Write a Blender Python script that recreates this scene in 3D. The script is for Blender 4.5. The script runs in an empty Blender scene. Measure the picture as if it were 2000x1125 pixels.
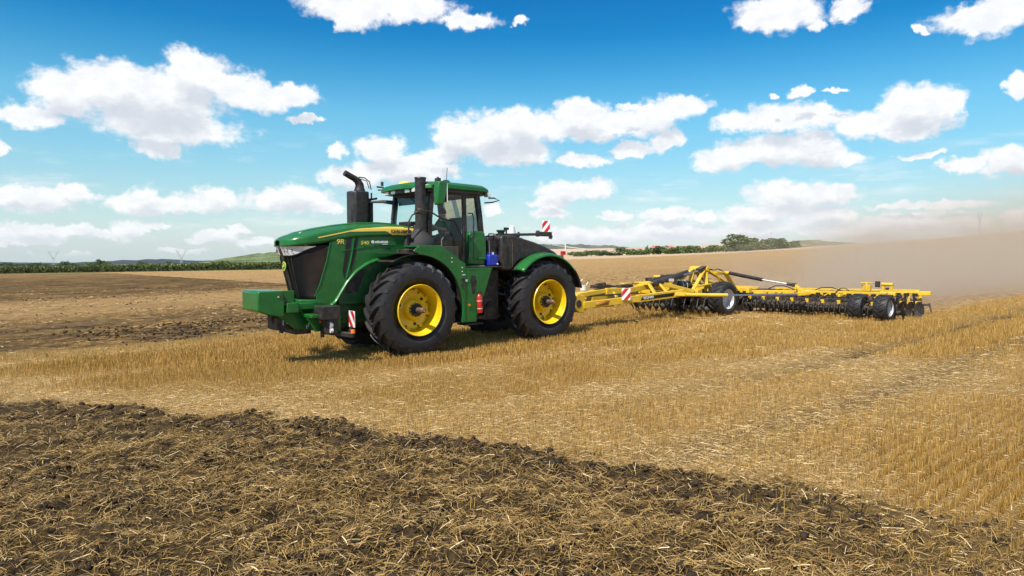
import bpy, bmesh, math, random
import numpy as np
from mathutils import Vector, Matrix, Euler
R = math.radians
random.seed(7); rng = np.random.default_rng(7)
sc = bpy.context.scene
COL = sc.collection
# ------------------------------------------------------------------ camera, sun, sky, exposure
CAMZ = 2.3; FPX = 1333.0; HOR = 492.0
cam_d = bpy.data.cameras.new('camera'); cam = bpy.data.objects.new('camera', cam_d); COL.objects.link(cam)
cam_d.sensor_width = 36.0; cam_d.lens = 36.0*FPX/2000.0
cam_d.clip_start = 0.1; cam_d.clip_end = 30000
cam.location = (0, 0, CAMZ); cam.rotation_euler = (R(90)-math.atan((562.5-HOR)/FPX), 0, 0)
sc.camera = cam
SUN = Vector((-0.43, -0.67, 0.98)).normalized()
sun_el = math.asin(SUN.z); sun_az = math.atan2(SUN.x, SUN.y)
sl = bpy.data.lights.new('sun', 'SUN'); sl.energy = 5.0; sl.angle = R(0.5); sl.color = (1.0, 0.925, 0.80)
so = bpy.data.objects.new('sun', sl); COL.objects.link(so); so.location = (0, 0, 60)
so.rotation_euler = SUN.to_track_quat('Z', 'Y').to_euler()
sc.view_settings.view_transform = 'Standard'; sc.view_settings.look = 'None'
sc.view_settings.gamma = 1.0; sc.view_settings.use_curve_mapping = False
sc.view_settings.exposure = 0.22
sc.render.engine = 'CYCLES'
cy = sc.cycles
cy.use_denoising = True; cy.max_bounces = 6; cy.diffuse_bounces = 2; cy.glossy_bounces = 3
cy.transmission_bounces = 6; cy.transparent_max_bounces = 12; cy.volume_bounces = 1
cy.sample_clamp_indirect = 4.0; cy.volume_step_rate = 2.0; cy.volume_max_steps = 128
cy.caustics_reflective = False; cy.caustics_refractive = False

class NT:
    """small helper for building node trees"""
    def __init__(s, nt): s.nt = nt; s.n = nt.nodes; s.l = nt.links
    def node(s, t, **kw):
        nd = s.n.new(t)
        for k, v in kw.items(): setattr(nd, k, v)
        return nd
    def put(s, sock, v):
        if isinstance(v, bpy.types.NodeSocket): s.l.new(v, sock)
        elif v is not None: sock.default_value = v
    def m(s, op, a, b=None, c=None, clamp=False):
        nd = s.node('ShaderNodeMath', operation=op); nd.use_clamp = clamp
        for i, v in enumerate((a, b, c)):
            if v is not None: s.put(nd.inputs[i], v)
        return nd.outputs[0]
    def vm(s, op, a, b=None, out=0):
        nd = s.node('ShaderNodeVectorMath', operation=op)
        s.put(nd.inputs[0], a)
        if b is not None: s.put(nd.inputs[1], b)
        return nd.outputs[out]
    def ss(s, x, a, b, lo=0.0, hi=1.0):
        nd = s.node('ShaderNodeMapRange'); nd.interpolation_type = 'SMOOTHSTEP'
        s.put(nd.inputs[0], x); s.put(nd.inputs[1], a); s.put(nd.inputs[2], b); s.put(nd.inputs[3], lo); s.put(nd.inputs[4], hi)
        return nd.outputs[0]
    def mix(s, f, a, b, blend='MIX'):
        nd = s.node('ShaderNodeMix', data_type='RGBA', blend_type=blend)
        s.put(nd.inputs[0], f)
        for i, v in ((6, a), (7, b)):
            if isinstance(v, (tuple, list)) and len(v) == 3: v = (*v, 1)
            s.put(nd.inputs[i], v)
        return nd.outputs[2]
    def noise(s, vec, scale, detail=3, rough=0.5, out=0, dist=0.0):
        nd = s.node('ShaderNodeTexNoise'); s.put(nd.inputs['Vector'], vec)
        nd.inputs['Scale'].default_value = scale; nd.inputs['Detail'].default_value = detail
        nd.inputs['Roughness'].default_value = rough; nd.inputs['Distortion'].default_value = dist
        return nd.outputs[out]
    def attr(s, name, out='Fac'): return s.node('ShaderNodeAttribute', attribute_name=name).outputs[out]
    def coord(s, o='Object'): return s.node('ShaderNodeTexCoord').outputs[o]
    def xyz(s, v):
        nd = s.node('ShaderNodeSeparateXYZ'); s.put(nd.inputs[0], v); return nd.outputs
    def comb(s, x, y, z):
        nd = s.node('ShaderNodeCombineXYZ')
        for i, v in enumerate((x, y, z)): s.put(nd.inputs[i], v)
        return nd.outputs[0]

# ---- world: Nishita sky with fair-weather cumulus given by direction (azimuth, elevation)
def px_dir(px, py):
    p = math.atan((562.5-HOR)/FPX); c, s = math.cos(p), math.sin(p)
    u = (562.5-py)/FPX; x = (px-1000)/FPX
    d = Vector((x, c+u*s, -s+u*c)).normalized()
    return math.atan2(d.x, d.y), math.asin(d.z)
world = bpy.data.worlds.new('World'); sc.world = world; world.use_nodes = True
W = NT(world.node_tree); W.n.clear()
sky = W.node('ShaderNodeTexSky', sky_type='NISHITA'); sky.sun_disc = False
sky.sun_elevation = sun_el; sky.sun_rotation = sun_az; sky.air_density = 1.0; sky.dust_density = 0.5; sky.ozone_density = 3.0; sky.altitude = 150
CL = [ # (px, py, half-width, half-height) of the puffs that make up the clouds
 (60,225,75,24),(130,180,80,42),(230,165,100,48),(300,190,150,62),(385,135,68,44),(450,170,75,36),(330,250,140,34),(520,190,60,28),(580,188,48,22),(310,285,50,20),(390,262,55,16),
 (10,292,24,15),(700,10,105,38),(800,15,90,30),(680,45,30,22),(910,42,62,18),(1015,44,14,9),(600,232,34,8),
 (655,290,22,16),(745,290,52,26),(690,345,70,22),(790,330,110,26),(870,330,35,14),
 (900,265,55,42),(960,260,70,46),(1020,250,65,42),(1000,295,80,28),(1080,245,80,32),(1130,220,62,30),(1200,245,110,30),(1300,215,70,26),(1355,207,34,22),(865,300,38,18),
 (1140,312,55,13),(1235,292,40,14),(1297,277,32,20),(1235,208,18,10),
 (1120,372,78,22),(1075,415,36,16),(1205,425,36,10),(1070,395,40,12),
 (1520,20,85,42),(1480,45,42,18),(1660,20,34,28),(1590,48,18,14),(1890,40,70,32),(1960,25,70,42),(1800,60,14,8),
 (1440,240,50,22),(1520,232,80,32),(1600,228,60,24),(1700,245,60,30),(1780,205,75,38),(1830,215,55,45),(1760,250,90,24),
 (1410,312,62,24),(1500,295,110,30),(1590,290,60,36),(1660,310,42,14),(1560,180,18,14),(1510,185,12,7),(1633,172,26,5),
 (1990,165,28,28),(1870,322,46,14),(1975,318,65,28),(1790,300,50,7),
 (1540,388,88,34),(1620,385,75,20),(1480,415,75,20),(1610,420,75,22),(1300,420,60,15),(1370,422,40,12),
 (1760,402,60,9),(1870,400,70,10),(1800,430,110,16),(1700,450,160,18),(1320,452,120,20),(1150,460,110,18),(1460,450,110,18),(1880,440,60,20),(1990,430,36,20),
 (60,392,105,22),(145,378,42,20),(280,395,65,26),(420,395,72,24),(330,400,70,18),(570,392,85,28),(630,402,40,16),(20,385,60,14),
 (60,452,110,18),(150,455,90,12),(250,443,46,20),(310,443,30,8),(30,472,80,8),(420,462,60,13),(500,470,70,10),(470,448,24,8),(360,492,60,6),(960,412,20,14),(120,500,60,5)]
g = bpy.data.node_groups.new('cloud_field', 'ShaderNodeTree')
g.interface.new_socket('P', in_out='INPUT', socket_type='NodeSocketVector')
g.interface.new_socket('F', in_out='OUTPUT', socket_type='NodeSocketFloat')
G = NT(g); gi = G.node('NodeGroupInput'); go = G.node('NodeGroupOutput')
acc = None
for (px, py, w, h) in CL:
    a, e = px_dir(px, py); a2, _ = px_dir(px+w, py); _, e2 = px_dir(px, py-h)
    v = G.vm('MULTIPLY', G.vm('SUBTRACT', gi.outputs[0], (a, e, 0)), (1/(abs(a2-a)*1.12), 1/(abs(e2-e)*1.12), 0))
    L_ = G.vm('LENGTH', v, out=1)
    if acc is None: acc = L_
    else: acc = G.m('SMOOTH_MIN', acc, L_, 0.18)
fld = G.m('SUBTRACT', 1.0, acc)
# outside the photographed sector the same kind of sky goes on
pz = G.xyz(gi.outputs[0])
gen = G.noise(G.vm('MULTIPLY', gi.outputs[0], (2.2, 6.5, 1)), 1.6, 3, 0.5)
gen = G.m('MULTIPLY', G.m('SUBTRACT', gen, 0.54), 5.0)
outside = G.m('MAXIMUM', G.ss(G.m('ABSOLUTE', pz[0]), 0.70, 0.85), G.ss(pz[1], 0.38, 0.50))
fld = G.m('ADD', G.m('MULTIPLY', fld, G.m('SUBTRACT', 1.0, outside)), G.m('MULTIPLY', gen, outside))
G.put(go.inputs[0], G.m('MAXIMUM', fld, -3.0))
dirv = W.vm('NORMALIZE', W.coord('Generated'))
dx, dy, dz = W.xyz(dirv)
az = W.m('ARCTAN2', dx, dy); el = W.m('ARCSINE', dz)
P0 = W.comb(az, el, 0.0)
def cloud_density(P, det):
    warp = W.node('ShaderNodeTexNoise'); W.put(warp.inputs['Vector'], P); warp.inputs['Scale'].default_value = 22; warp.inputs['Detail'].default_value = 5; warp.inputs['Roughness'].default_value = 0.6
    off = W.vm('MULTIPLY', W.vm('SUBTRACT', warp.outputs['Color'], (0.5, 0.5, 0.5)), (0.050, 0.032, 0))
    w2 = W.node('ShaderNodeTexNoise'); W.put(w2.inputs['Vector'], P); w2.inputs['Scale'].default_value = 80; w2.inputs['Detail'].default_value = 4
    off = W.vm('ADD', off, W.vm('MULTIPLY', W.vm('SUBTRACT', w2.outputs['Color'], (0.5, 0.5, 0.5)), (0.022, 0.014, 0)))
    gn = W.node('ShaderNodeGroup'); gn.node_tree = g; W.put(gn.inputs[0], W.vm('ADD', P, off))
    n1 = W.noise(W.vm('MULTIPLY', P, (1, 1.5, 1)), 26, det, 0.62)
    if det > 5: n1 = W.m('ADD', n1, W.m('MULTIPLY', W.m('SUBTRACT', W.noise(P, 95, 4, .6), .5), .30))
    return W.m('ADD', gn.outputs[0], W.m('MULTIPLY', W.m('SUBTRACT', n1, 0.52), 1.15))
d0 = cloud_density(P0, 8)
d1 = cloud_density(W.vm('ADD', P0, W.comb(-0.005, W.m('ADD', 0.008, W.m('MULTIPLY', el, 0.13)), 0.0)), 4)
alpha = W.m('POWER', W.ss(d0, -0.16, 0.34), 1.15)
wz = W.noise(W.vm('MULTIPLY', P0, (2.2, 13.0, 1)), 3.2, 6, .62)
wisp = W.m('MULTIPLY', W.ss(wz, .50, .74), W.m('MULTIPLY', W.ss(el, .0, .03), W.ss(el, .08, .20, .50, .0)))
alpha = W.m('MAXIMUM', alpha, wisp)
shadef = W.ss(d1, 0.02, 0.85)
fine = W.ss(W.noise(W.vm('MULTIPLY', P0, (1, 1.6, 1)), 34, 6, 0.62), .36, .66)
ccol = W.mix(W.m('MULTIPLY', shadef, 0.72), (1.0, 1.0, 1.0), (0.50, 0.55, 0.64))
ccol = W.mix(W.ss(el, 0.0, 0.10, 0.35, 0.0), ccol, (0.92, 0.95, 0.98))
ccol = W.mix(W.m('MULTIPLY', fine, 0.42), ccol, (0.70, 0.735, 0.80))
CLOUD_GAIN = 9.4
cbright = W.vm('SCALE', ccol); cbright.node.inputs[3].default_value = CLOUD_GAIN
hsv = W.node('ShaderNodeHueSaturation'); hsv.inputs['Hue'].default_value = 0.487; hsv.inputs['Saturation'].default_value = 1.30; hsv.inputs['Value'].default_value = 1.0
W.put(hsv.inputs['Color'], sky.outputs[0])
skyc = W.mix(W.ss(el, -0.02, 0.42, 0.0, 1.0), W.mix(0.45, hsv.outputs[0], (6.6, 8.8, 10.2)), W.mix(1.0, hsv.outputs[0], (0.22, 1.06, 1.34), 'MULTIPLY'))
rmp = W.node('ShaderNodeValToRGB'); W.put(rmp.inputs[0], W.m('DIVIDE', el, 0.6, clamp=True)); cr = rmp.color_ramp
cr.elements[0].position = 0.0; cr.elements[0].color = (1.02, 1.0, .98, 1); cr.elements[1].position = 1.0; cr.elements[1].color = (.10, .60, .80, 1)
for p_, c_ in ((.12, (.96, .96, .90)), (.33, (.68, .98, .96)), (.50, (.13, .70, .83))):
    e_ = cr.elements.new(p_); e_.color = (*c_, 1)
skyc = W.mix(1.0, skyc, rmp.outputs[0], 'MULTIPLY')
above = W.ss(el, -0.01, 0.01)
final = W.mix(W.m('MULTIPLY', W.m('MULTIPLY', alpha, above), 0.96), skyc, cbright)
bg = W.node('ShaderNodeBackground'); W.put(bg.inputs[0], final); bg.inputs[1].default_value = 0.10
wo = W.node('ShaderNodeOutputWorld'); W.l.new(bg.outputs[0], wo.inputs[0])
world.cycles.sampling_method = 'MANUAL'; world.cycles.sample_map_resolution = 256

# ------------------------------------------------------------------ numpy noise
def _h(ix, iy, seed):
    n = (ix.astype(np.int64)*374761393 + iy.astype(np.int64)*668265263 + seed*1442695041) & 0xffffffff
    n = ((n ^ (n >> 13))*1274126177) & 0xffffffff
    return ((n ^ (n >> 16)) & 0xffff)/65535.0
def vn(x, y, seed=0):
    ix = np.floor(x); iy = np.floor(y); fx = x-ix; fy = y-iy
    fx = fx*fx*(3-2*fx); fy = fy*fy*(3-2*fy)
    a = _h(ix, iy, seed); b = _h(ix+1, iy, seed); c = _h(ix, iy+1, seed); d = _h(ix+1, iy+1, seed)
    return (a*(1-fx)+b*fx)*(1-fy)+(c*(1-fx)+d*fx)*fy
def fbm(x, y, seed=0, o=4):
    s = 0; a = .5; t = 0
    for i in range(o):
        s = s+a*vn(x*2**i, y*2**i, seed+i*17); t += a; a *= .5
    return s/t
def sstep(a, b, x):
    t = np.clip((x-a)/(b-a), 0, 1); return t*t*(3-2*t)

# ------------------------------------------------------------------ frames and terrain
TH = R(40.1); TO = np.array([-1.435, 17.276])
HX, HY = -math.cos(TH), -math.sin(TH); NX, NY = math.sin(TH), -math.cos(TH)
def to_local(x, y):
    rx = x-TO[0]; ry = y-TO[1]
    return rx*HX+ry*HY, rx*NX+ry*NY
def to_world(X, Y): return TO[0]+HX*X+NX*Y, TO[1]+HY*X+NY*Y
def edge_y(x): return np.interp(x, [-60, -20, -8.6, -3.6, 0, 1.84, 4, 7, 12], [34, 16.2, 11.5, 9.6, 8.15, 7.0, 5.5, 3.2, 0])
def masks(x, y):
    x = np.asarray(x, float); y = np.asarray(y, float)
    X, Y = to_local(x, y)
    ey = edge_y(x)+(fbm(x*1.1, y*1.1, 3)-.5)*1.15
    near = sstep(-0.15, 0.25, ey-y)*(1-sstep(1.5, 4.5, x)*.65)
    rag = (fbm(X*.35, Y*.5, 9)-.5)*2.6
    far = np.where(X > -12.3, sstep(-.4, .9, -6.1-Y+rag), sstep(0, .5, 6.1-Y+rag*.3))
    far = far*(1-near)
    trA = np.exp(-((Y-7.75+(fbm(X*.3, Y*0+1, 5)-.5)*.5)/.40)**2)*(1-near)*(.25+.75*sstep(2.5, -4.0, X))*(.65+.35*sstep(.35, .5, fbm(X*.9, Y*0+7, 5)))
    trB = np.exp(-((Y-9.7+(fbm(X*.3, Y*0+3, 6)-.5)*.4)/.42)**2)*(1-near)
    return near, far, trA, trB, X, Y
def pale_band(x, y, X, Y):
    b = sstep(.50, .66, fbm(X*.07+3, Y*.62, 61, 3)); e = sstep(2.0, .3, y-edge_y(x)+(fbm(x*.6, y*.6, 8)-.5)*1.6)
    return np.clip((b*.85+e)*(1-.75*sstep(10.5, 12.5, Y+(fbm(X*.4, Y*.4, 12)-.5)*2)), 0, 1)
def macro_z(x, y):
    z = 0.018*x*np.where(x > 0, np.exp(-np.abs(x)/6000.0), 1.0)
    z = z-.012*np.clip(y-130, 0, 5000)*sstep(0.0, -.2, x/np.maximum(y, 1.0))
    b = 5.0*(np.clip(x, 0, None)/135.0)**1.9
    b = np.minimum(b, 18)*sstep(30, 120, y)*(1-sstep(185, 330, y))
    return z+b
def micro_z(x, y, m=None):
    near, far, trA, trB, X, Y = m if m is not None else masks(x, y)
    d = np.hypot(x, y); fade = 1-sstep(25, 60, d)
    lump = (fbm(x*3.2, y*3.2, 21, 5)-.5)*.24+np.abs(fbm(x*9, y*9, 22, 3)-.5)*.09
    z = near*(lump+0.005)
    z = z+far*lump*.55*fade
    z = z+(1-near)*(1-far)*(fbm(x*2.5, y*2.5, 31, 3)-.5)*.03*fade
    z = z-trA*.11*fade-trB*.05*fade
    return z
def gz(x, y):
    x = np.atleast_1d(np.asarray(x, float)); y = np.atleast_1d(np.asarray(y, float))
    return macro_z(x, y)+micro_z(x, y)
def gz1(x, y): return float(macro_z(np.array([x]), np.array([y]))[0])

# ------------------------------------------------------------------ materials
MATS = {}
def pmat(name, col, rough=.5, metal=0.0, dust=0.0, dustcol=(.36, .26, .16), bump=0.0, var=.12, coat=0.0, scale=3.0, spec=0.5):
    if name in MATS: return MATS[name]
    m = bpy.data.materials.new(name); m.use_nodes = True; T = NT(m.node_tree)
    b = m.node_tree.nodes['Principled BSDF']
    tc = T.coord()
    n = T.noise(tc, scale, 5, .6)
    c = T.mix(T.ss(n, .3, .7), tuple(v*(1-var) for v in col), tuple(min(1, v*(1+var)) for v in col))
    if dust > 0:
        n2 = T.noise(tc, scale*2.7, 6, .65)
        nz = T.xyz(T.node('ShaderNodeNewGeometry').outputs['Normal'])[2]
        f = T.m('MULTIPLY', T.ss(n2, .38, .72), dust, clamp=True)
        f = T.m('ADD', f, T.m('MULTIPLY', T.ss(nz, .3, 1.0), dust*.5), clamp=True)
        c = T.mix(f, c, dustcol)
        T.put(b.inputs['Roughness'], T.m('ADD', rough, T.m('MULTIPLY', f, .4), clamp=True))
    else: b.inputs['Roughness'].default_value = rough
    T.put(b.inputs['Base Color'], c)
    b.inputs['Metallic'].default_value = metal; b.inputs['Coat Weight'].default_value = coat; b.inputs['Coat Roughness'].default_value = .15
    b.inputs['Specular IOR Level'].default_value = spec
    if bump > 0:
        bp = T.node('ShaderNodeBump'); bp.inputs['Strength'].default_value = bump; bp.inputs['Distance'].default_value = .01
        T.put(bp.inputs['Height'], T.noise(tc, scale*14, 5, .6)); T.put(b.inputs['Normal'], bp.outputs[0])
    MATS[name] = m; return m
GREEN = pmat('green_paint', (.007, .135, .024), .30, dust=.05, coat=.18, spec=.4)
GREEN_D = pmat('green_chassis_paint', (.008, .09, .017), .42, dust=.15)
BLACKP = pmat('black_plastic', (.016, .016, .019), .42, dust=.12, bump=.15)
CAST = pmat('black_chassis', (.012, .012, .013), .6, dust=.22)
TYREM = pmat('tyre_rubber', (.017, .017, .020), .52, dust=.22, dustcol=(.085, .068, .055), bump=.2, spec=.45)
YEL = pmat('yellow_rim_paint', (.88, .58, .010), .33, dust=.07, dustcol=(.45, .30, .08), coat=.3)
YELI = pmat('yellow_implement_paint', (.76, .48, .015), .45, dust=.34, dustcol=(.50, .38, .18))
STRIPE = pmat('yellow_decal', (.85, .60, .10), .4, var=.03)
STEEL = pmat('dusty_steel', (.13, .10, .08), .5, metal=.4, dust=.3)
CHROME = pmat('chrome_rod', (.45, .46, .48), .28, metal=1.0, var=.03)
SILVER = pmat('silver_wheel_paint', (.60, .60, .60), .42, metal=.15, dust=.12)
RED = pmat('red_paint', (.55, .02, .018), .3, coat=.4)
BLUE = pmat('blue_plastic', (.012, .035, .42), .38)
WHITE = pmat('white_plastic', (.75, .75, .74), .4)
WHITED = pmat('white_decal', (.78, .78, .76), .5, var=.03)
BLKD = pmat('black_decal', (.012, .012, .012), .5)
ORANGE = pmat('orange_lens', (.85, .20, .02), .25)
REDREF = pmat('red_reflective', (.50, .02, .03), .35, var=.05)
SEATM = pmat('grey_upholstery', (.11, .11, .11), .85)
INT = pmat('cab_interior_plastic', (.20, .18, .15), .7)
SKIN = pmat('skin', (.50, .28, .19), .55, var=.05)
SHIRT = pmat('green_shirt', (.05, .20, .09), .85)
TROUS = pmat('dark_trousers', (.03, .035, .05), .85)
HAIR = pmat('dark_hair', (.03, .02, .015), .7)
LAMP = pmat('lamp_lens', (.82, .84, .86), .12, metal=.25, var=.12, scale=20)
MIRR = pmat('mirror_glass', (.8, .8, .8), .05, metal=1.0)
BARK = pmat('bark', (.09, .06, .04), .9)
def glassmat(name='cab_glass'):
    m = bpy.data.materials.new(name); m.use_nodes = True; T = NT(m.node_tree); T.n.clear()
    tr = T.node('ShaderNodeBsdfTransparent'); tr.inputs[0].default_value = (.88, .97, .95, 1)
    gl = T.node('ShaderNodeBsdfGlossy'); gl.inputs['Roughness'].default_value = .02; gl.inputs[0].default_value = (.9, .95, 1, 1)
    di = T.node('ShaderNodeBsdfDiffuse'); di.inputs[0].default_value = (.40, .33, .25, 1)
    fr = T.node('ShaderNodeFresnel'); fr.inputs[0].default_value = 1.5
    mx = T.node('ShaderNodeMixShader'); T.put(mx.inputs[0], T.m('MULTIPLY', fr.outputs[0], .8)); T.l.new(tr.outputs[0], mx.inputs[1]); T.l.new(gl.outputs[0], mx.inputs[2])
    m2 = T.node('ShaderNodeMixShader'); T.put(m2.inputs[0], T.ss(T.noise(T.coord(), 5, 5), .4, .9, .0, .05)); T.l.new(mx.outputs[0], m2.inputs[1]); T.l.new(di.outputs[0], m2.inputs[2])
    o = T.node('ShaderNodeOutputMaterial'); T.l.new(m2.outputs[0], o.inputs[0]); return m
GLASS = glassmat()
def grillemat():
    m = bpy.data.materials.new('grille_mesh'); m.use_nodes = True; T = NT(m.node_tree); b = T.n['Principled BSDF']
    tc = T.coord(); n = T.noise(tc, 2.2, 5, .6)
    X = T.xyz(tc)
    f = T.ss(X[1], .42, .575, 0.0, .40)
    f = T.m('MULTIPLY', f, T.ss(n, .25, .7, .35, 1.0))
    T.put(b.inputs['Base Color'], T.mix(f, (.005, .005, .006), (.085, .052, .038)))
    b.inputs['Roughness'].default_value = .6; b.inputs['Specular IOR Level'].default_value = .2
    v = T.node('ShaderNodeTexVoronoi'); v.inputs['Scale'].default_value = 60; T.put(v.inputs['Vector'], tc)
    bp = T.node('ShaderNodeBump'); bp.inputs['Strength'].default_value = .6; bp.inputs['Distance'].default_value = .006
    T.put(bp.inputs['Height'], v.outputs['Distance']); T.put(b.inputs['Normal'], bp.outputs[0]); return m
GRILLE = grillemat()

# ------------------------------------------------------------------ mesh builder
class MB:
    def __init__(s): s.v = []; s.f = []
    def add(s, vs, fs):
        o = len(s.v); s.v += [tuple(map(float, p)) for p in vs]; s.f += [tuple(i+o for i in f) for f in fs]; return s
    def box(s, c, d, rot=None):
        x, y, z = d[0]/2, d[1]/2, d[2]/2
        vs = [Vector((a*x, b*y, e*z)) for a in (-1, 1) for b in (-1, 1) for e in (-1, 1)]
        M = Euler(rot).to_matrix() if rot else None
        vs = [(M @ v if M else v)+Vector(c) for v in vs]
        return s.add(vs, [(0, 1, 3, 2), (4, 6, 7, 5), (0, 4, 5, 1), (2, 3, 7, 6), (0, 2, 6, 4), (1, 5, 7, 3)])
    def rng(s, a, b): # box by min / max corners
        return s.box([(p+q)/2 for p, q in zip(a, b)], [abs(q-p) for p, q in zip(a, b)])
    def beam(s, p0, p1, w, h, up=(0, 0, 1)):
        p0 = Vector(p0); p1 = Vector(p1); d = (p1-p0).normalized(); r = d.cross(Vector(up)).normalized(); u = r.cross(d)
        vs = [p+r*a*w/2+u*b*h/2 for p in (p0, p1) for a, b in ((-1, -1), (1, -1), (1, 1), (-1, 1))]
        return s.add(vs, [(0, 1, 2, 3), (7, 6, 5, 4), (0, 4, 5, 1), (1, 5, 6, 2), (2, 6, 7, 3), (3, 7, 4, 0)])
    def prism(s, poly, a, b, plane='XZ'): # poly in X-Z extruded over Y, or YZ over X, or XY over Z
        n = len(poly)
        def P(p, t): return (p[0], t, p[1]) if plane == 'XZ' else ((t, p[0], p[1]) if plane == 'YZ' else (p[0], p[1], t))
        vs = [P(p, a) for p in poly]+[P(p, b) for p in poly]
        return s.add(vs, [tuple(range(n)), tuple(range(2*n-1, n-1, -1))]+[(i, i+n, (i+1) % n+n, (i+1) % n) for i in range(n)])
    def cyl(s, p0, p1, r0, r1=None, n=14, cap=True):
        r1 = r0 if r1 is None else r1
        p0 = Vector(p0); p1 = Vector(p1); d = (p1-p0).normalized()
        a = d.orthogonal().normalized(); b = d.cross(a)
        vs = [p+(a*math.cos(2*math.pi*i/n)+b*math.sin(2*math.pi*i/n))*r for p, r in ((p0, r0), (p1, r1)) for i in range(n)]
        fs = [(i, (i+1) % n, (i+1) % n+n, i+n) for i in range(n)]
        if cap: fs += [tuple(range(n-1, -1, -1)), tuple(range(n, 2*n))]
        return s.add(vs, fs)
    def tube(s, pts, r, n=8, rs=None):
        P = [Vector(p) for p in pts]; vs = []; m = len(P); a = None
        for i, p in enumerate(P):
            d = (P[min(i+1, m-1)]-P[max(i-1, 0)]).normalized()
            a = d.orthogonal().normalized() if a is None else (a-d*a.dot(d)).normalized()
            b = d.cross(a); rr = rs[i] if rs else r
            vs += [p+(a*math.cos(2*math.pi*k/n)+b*math.sin(2*math.pi*k/n))*rr for k in range(n)]
        fs = [(i*n+k, i*n+(k+1) % n, (i+1)*n+(k+1) % n, (i+1)*n+k) for i in range(m-1) for k in range(n)]
        return s.add(vs, fs+[tuple(range(n-1, -1, -1)), tuple(range((m-1)*n, m*n))])
    def lathe(s, prof, c=(0, 0, 0), axis='Y', n=48, closed=False, a0=0, a1=2*math.pi):
        vs = []; full = abs(a1-a0-2*math.pi) < 1e-6; K = n if full else n+1
        for i in range(K):
            t = a0+(a1-a0)*i/n
            for (r, h) in prof:
                if axis == 'Y': vs.append((c[0]+r*math.cos(t), c[1]+h, c[2]+r*math.sin(t)))
                elif axis == 'Z': vs.append((c[0]+r*math.cos(t), c[1]+r*math.sin(t), c[2]+h))
                else: vs.append((c[0]+h, c[1]+r*math.cos(t), c[2]+r*math.sin(t)))
        m = len(prof); fs = []
        for i in range(n):
            j = (i+1) % K
            for k in range(m if closed else m-1):
                q = (k+1) % m; fs.append((i*m+k, i*m+q, j*m+q, j*m+k))
        return s.add(vs, fs)
    def grid(s, fn, nu, nv):
        vs = [fn(i/(nu-1), j/(nv-1)) for i in range(nu) for j in range(nv)]
        return s.add(vs, [(i*nv+j, i*nv+j+1, (i+1)*nv+j+1, (i+1)*nv+j) for i in range(nu-1) for j in range(nv-1)])
    def mesh(s, name, mat, ang=35):
        me = bpy.data.meshes.new(name); me.from_pydata(s.v, [], s.f); 
        bm = bmesh.new(); bm.from_mesh(me); bmesh.ops.recalc_face_normals(bm, faces=bm.faces); bm.to_mesh(me); bm.free()
        me.polygons.foreach_set('use_smooth', [True]*len(me.polygons)); me.set_sharp_from_angle(angle=R(ang))
        me.materials.append(mat); return me
    def islands(s):
        p = list(range(len(s.v)))
        def fnd(a):
            while p[a] != a: p[a] = p[p[a]]; a = p[a]
            return a
        for f in s.f:
            for q in f[1:]: p[fnd(q)] = fnd(f[0])
        g = {}
        for f in s.f: g.setdefault(fnd(f[0]), []).append(f)
        out = []
        for fs in g.values():
            m = MB(); ids = sorted({i for f in fs for i in f}); mp = {q: k for k, q in enumerate(ids)}
            m.v = [s.v[i] for i in ids]; m.f = [tuple(mp[i] for i in f) for f in fs]; out.append(m)
        return out
    def build(s, name, mat, parent=None, bevel=0, ang=35, label=None, solid=0, split=False, stuff=False):
        if split:
            for m in s.islands(): o = m.build(name, mat, parent, bevel, ang, label, solid)
            return o
        o = bpy.data.objects.new(name, s.mesh(name, mat, ang)); COL.objects.link(o)
        if parent: o.parent = parent
        if solid:
            md = o.modifiers.new('Solidify', 'SOLIDIFY'); md.thickness = solid; md.offset = -1
        if bevel:
            md = o.modifiers.new('Bevel', 'BEVEL'); md.width = bevel; md.segments = 2; md.limit_method = 'ANGLE'; md.angle_limit = R(35)
        if label: o['label'] = label
        if stuff: o['kind'] = 'stuff'
        return o
def tag(o, label=None, cat=None, group=None, kind=None):
    if label: o['label'] = label
    if cat: o['category'] = cat
    if group: o['group'] = group
    if kind: o['kind'] = kind
    return o
def empty(name, loc=(0, 0, 0), rz=0, parent=None):
    o = bpy.data.objects.new(name, None); COL.objects.link(o); o.location = loc; o.rotation_euler = (0, 0, rz)
    o.empty_display_size = .2
    if parent: o.parent = parent
    return o
def copy_tree(o, parent=None):
    c = o.copy(); COL.objects.link(c); c.parent = parent
    for ch in list(o.children): copy_tree(ch, c)
    return c
def raw(name, vs, fs, mat, attrs=None, smooth=False, parent=None):
    """numpy arrays (n,3) and quads/tris (m,k) -> object, fast"""
    me = bpy.data.meshes.new(name); vs = np.asarray(vs, np.float32); fs = np.asarray(fs, np.int32); k = fs.shape[1]
    me.vertices.add(len(vs)); me.vertices.foreach_set('co', vs.ravel())
    me.loops.add(fs.size); me.loops.foreach_set('vertex_index', fs.ravel())
    me.polygons.add(len(fs)); me.polygons.foreach_set('loop_start', np.arange(0, fs.size, k, dtype=np.int32))
    try: me.polygons.foreach_set('loop_total', np.full(len(fs), k, np.int32))
    except Exception: pass
    if smooth: me.polygons.foreach_set('use_smooth', np.ones(len(fs), bool))
    me.update(calc_edges=True)
    for nm, a in (attrs or {}).items():
        at = me.attributes.new(nm, 'FLOAT', 'POINT'); at.data.foreach_set('value', np.asarray(a, np.float32).ravel())
    if mat: me.materials.append(mat)
    o = bpy.data.objects.new(name, me); COL.objects.link(o)
    if parent: o.parent = parent
    return o

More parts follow.
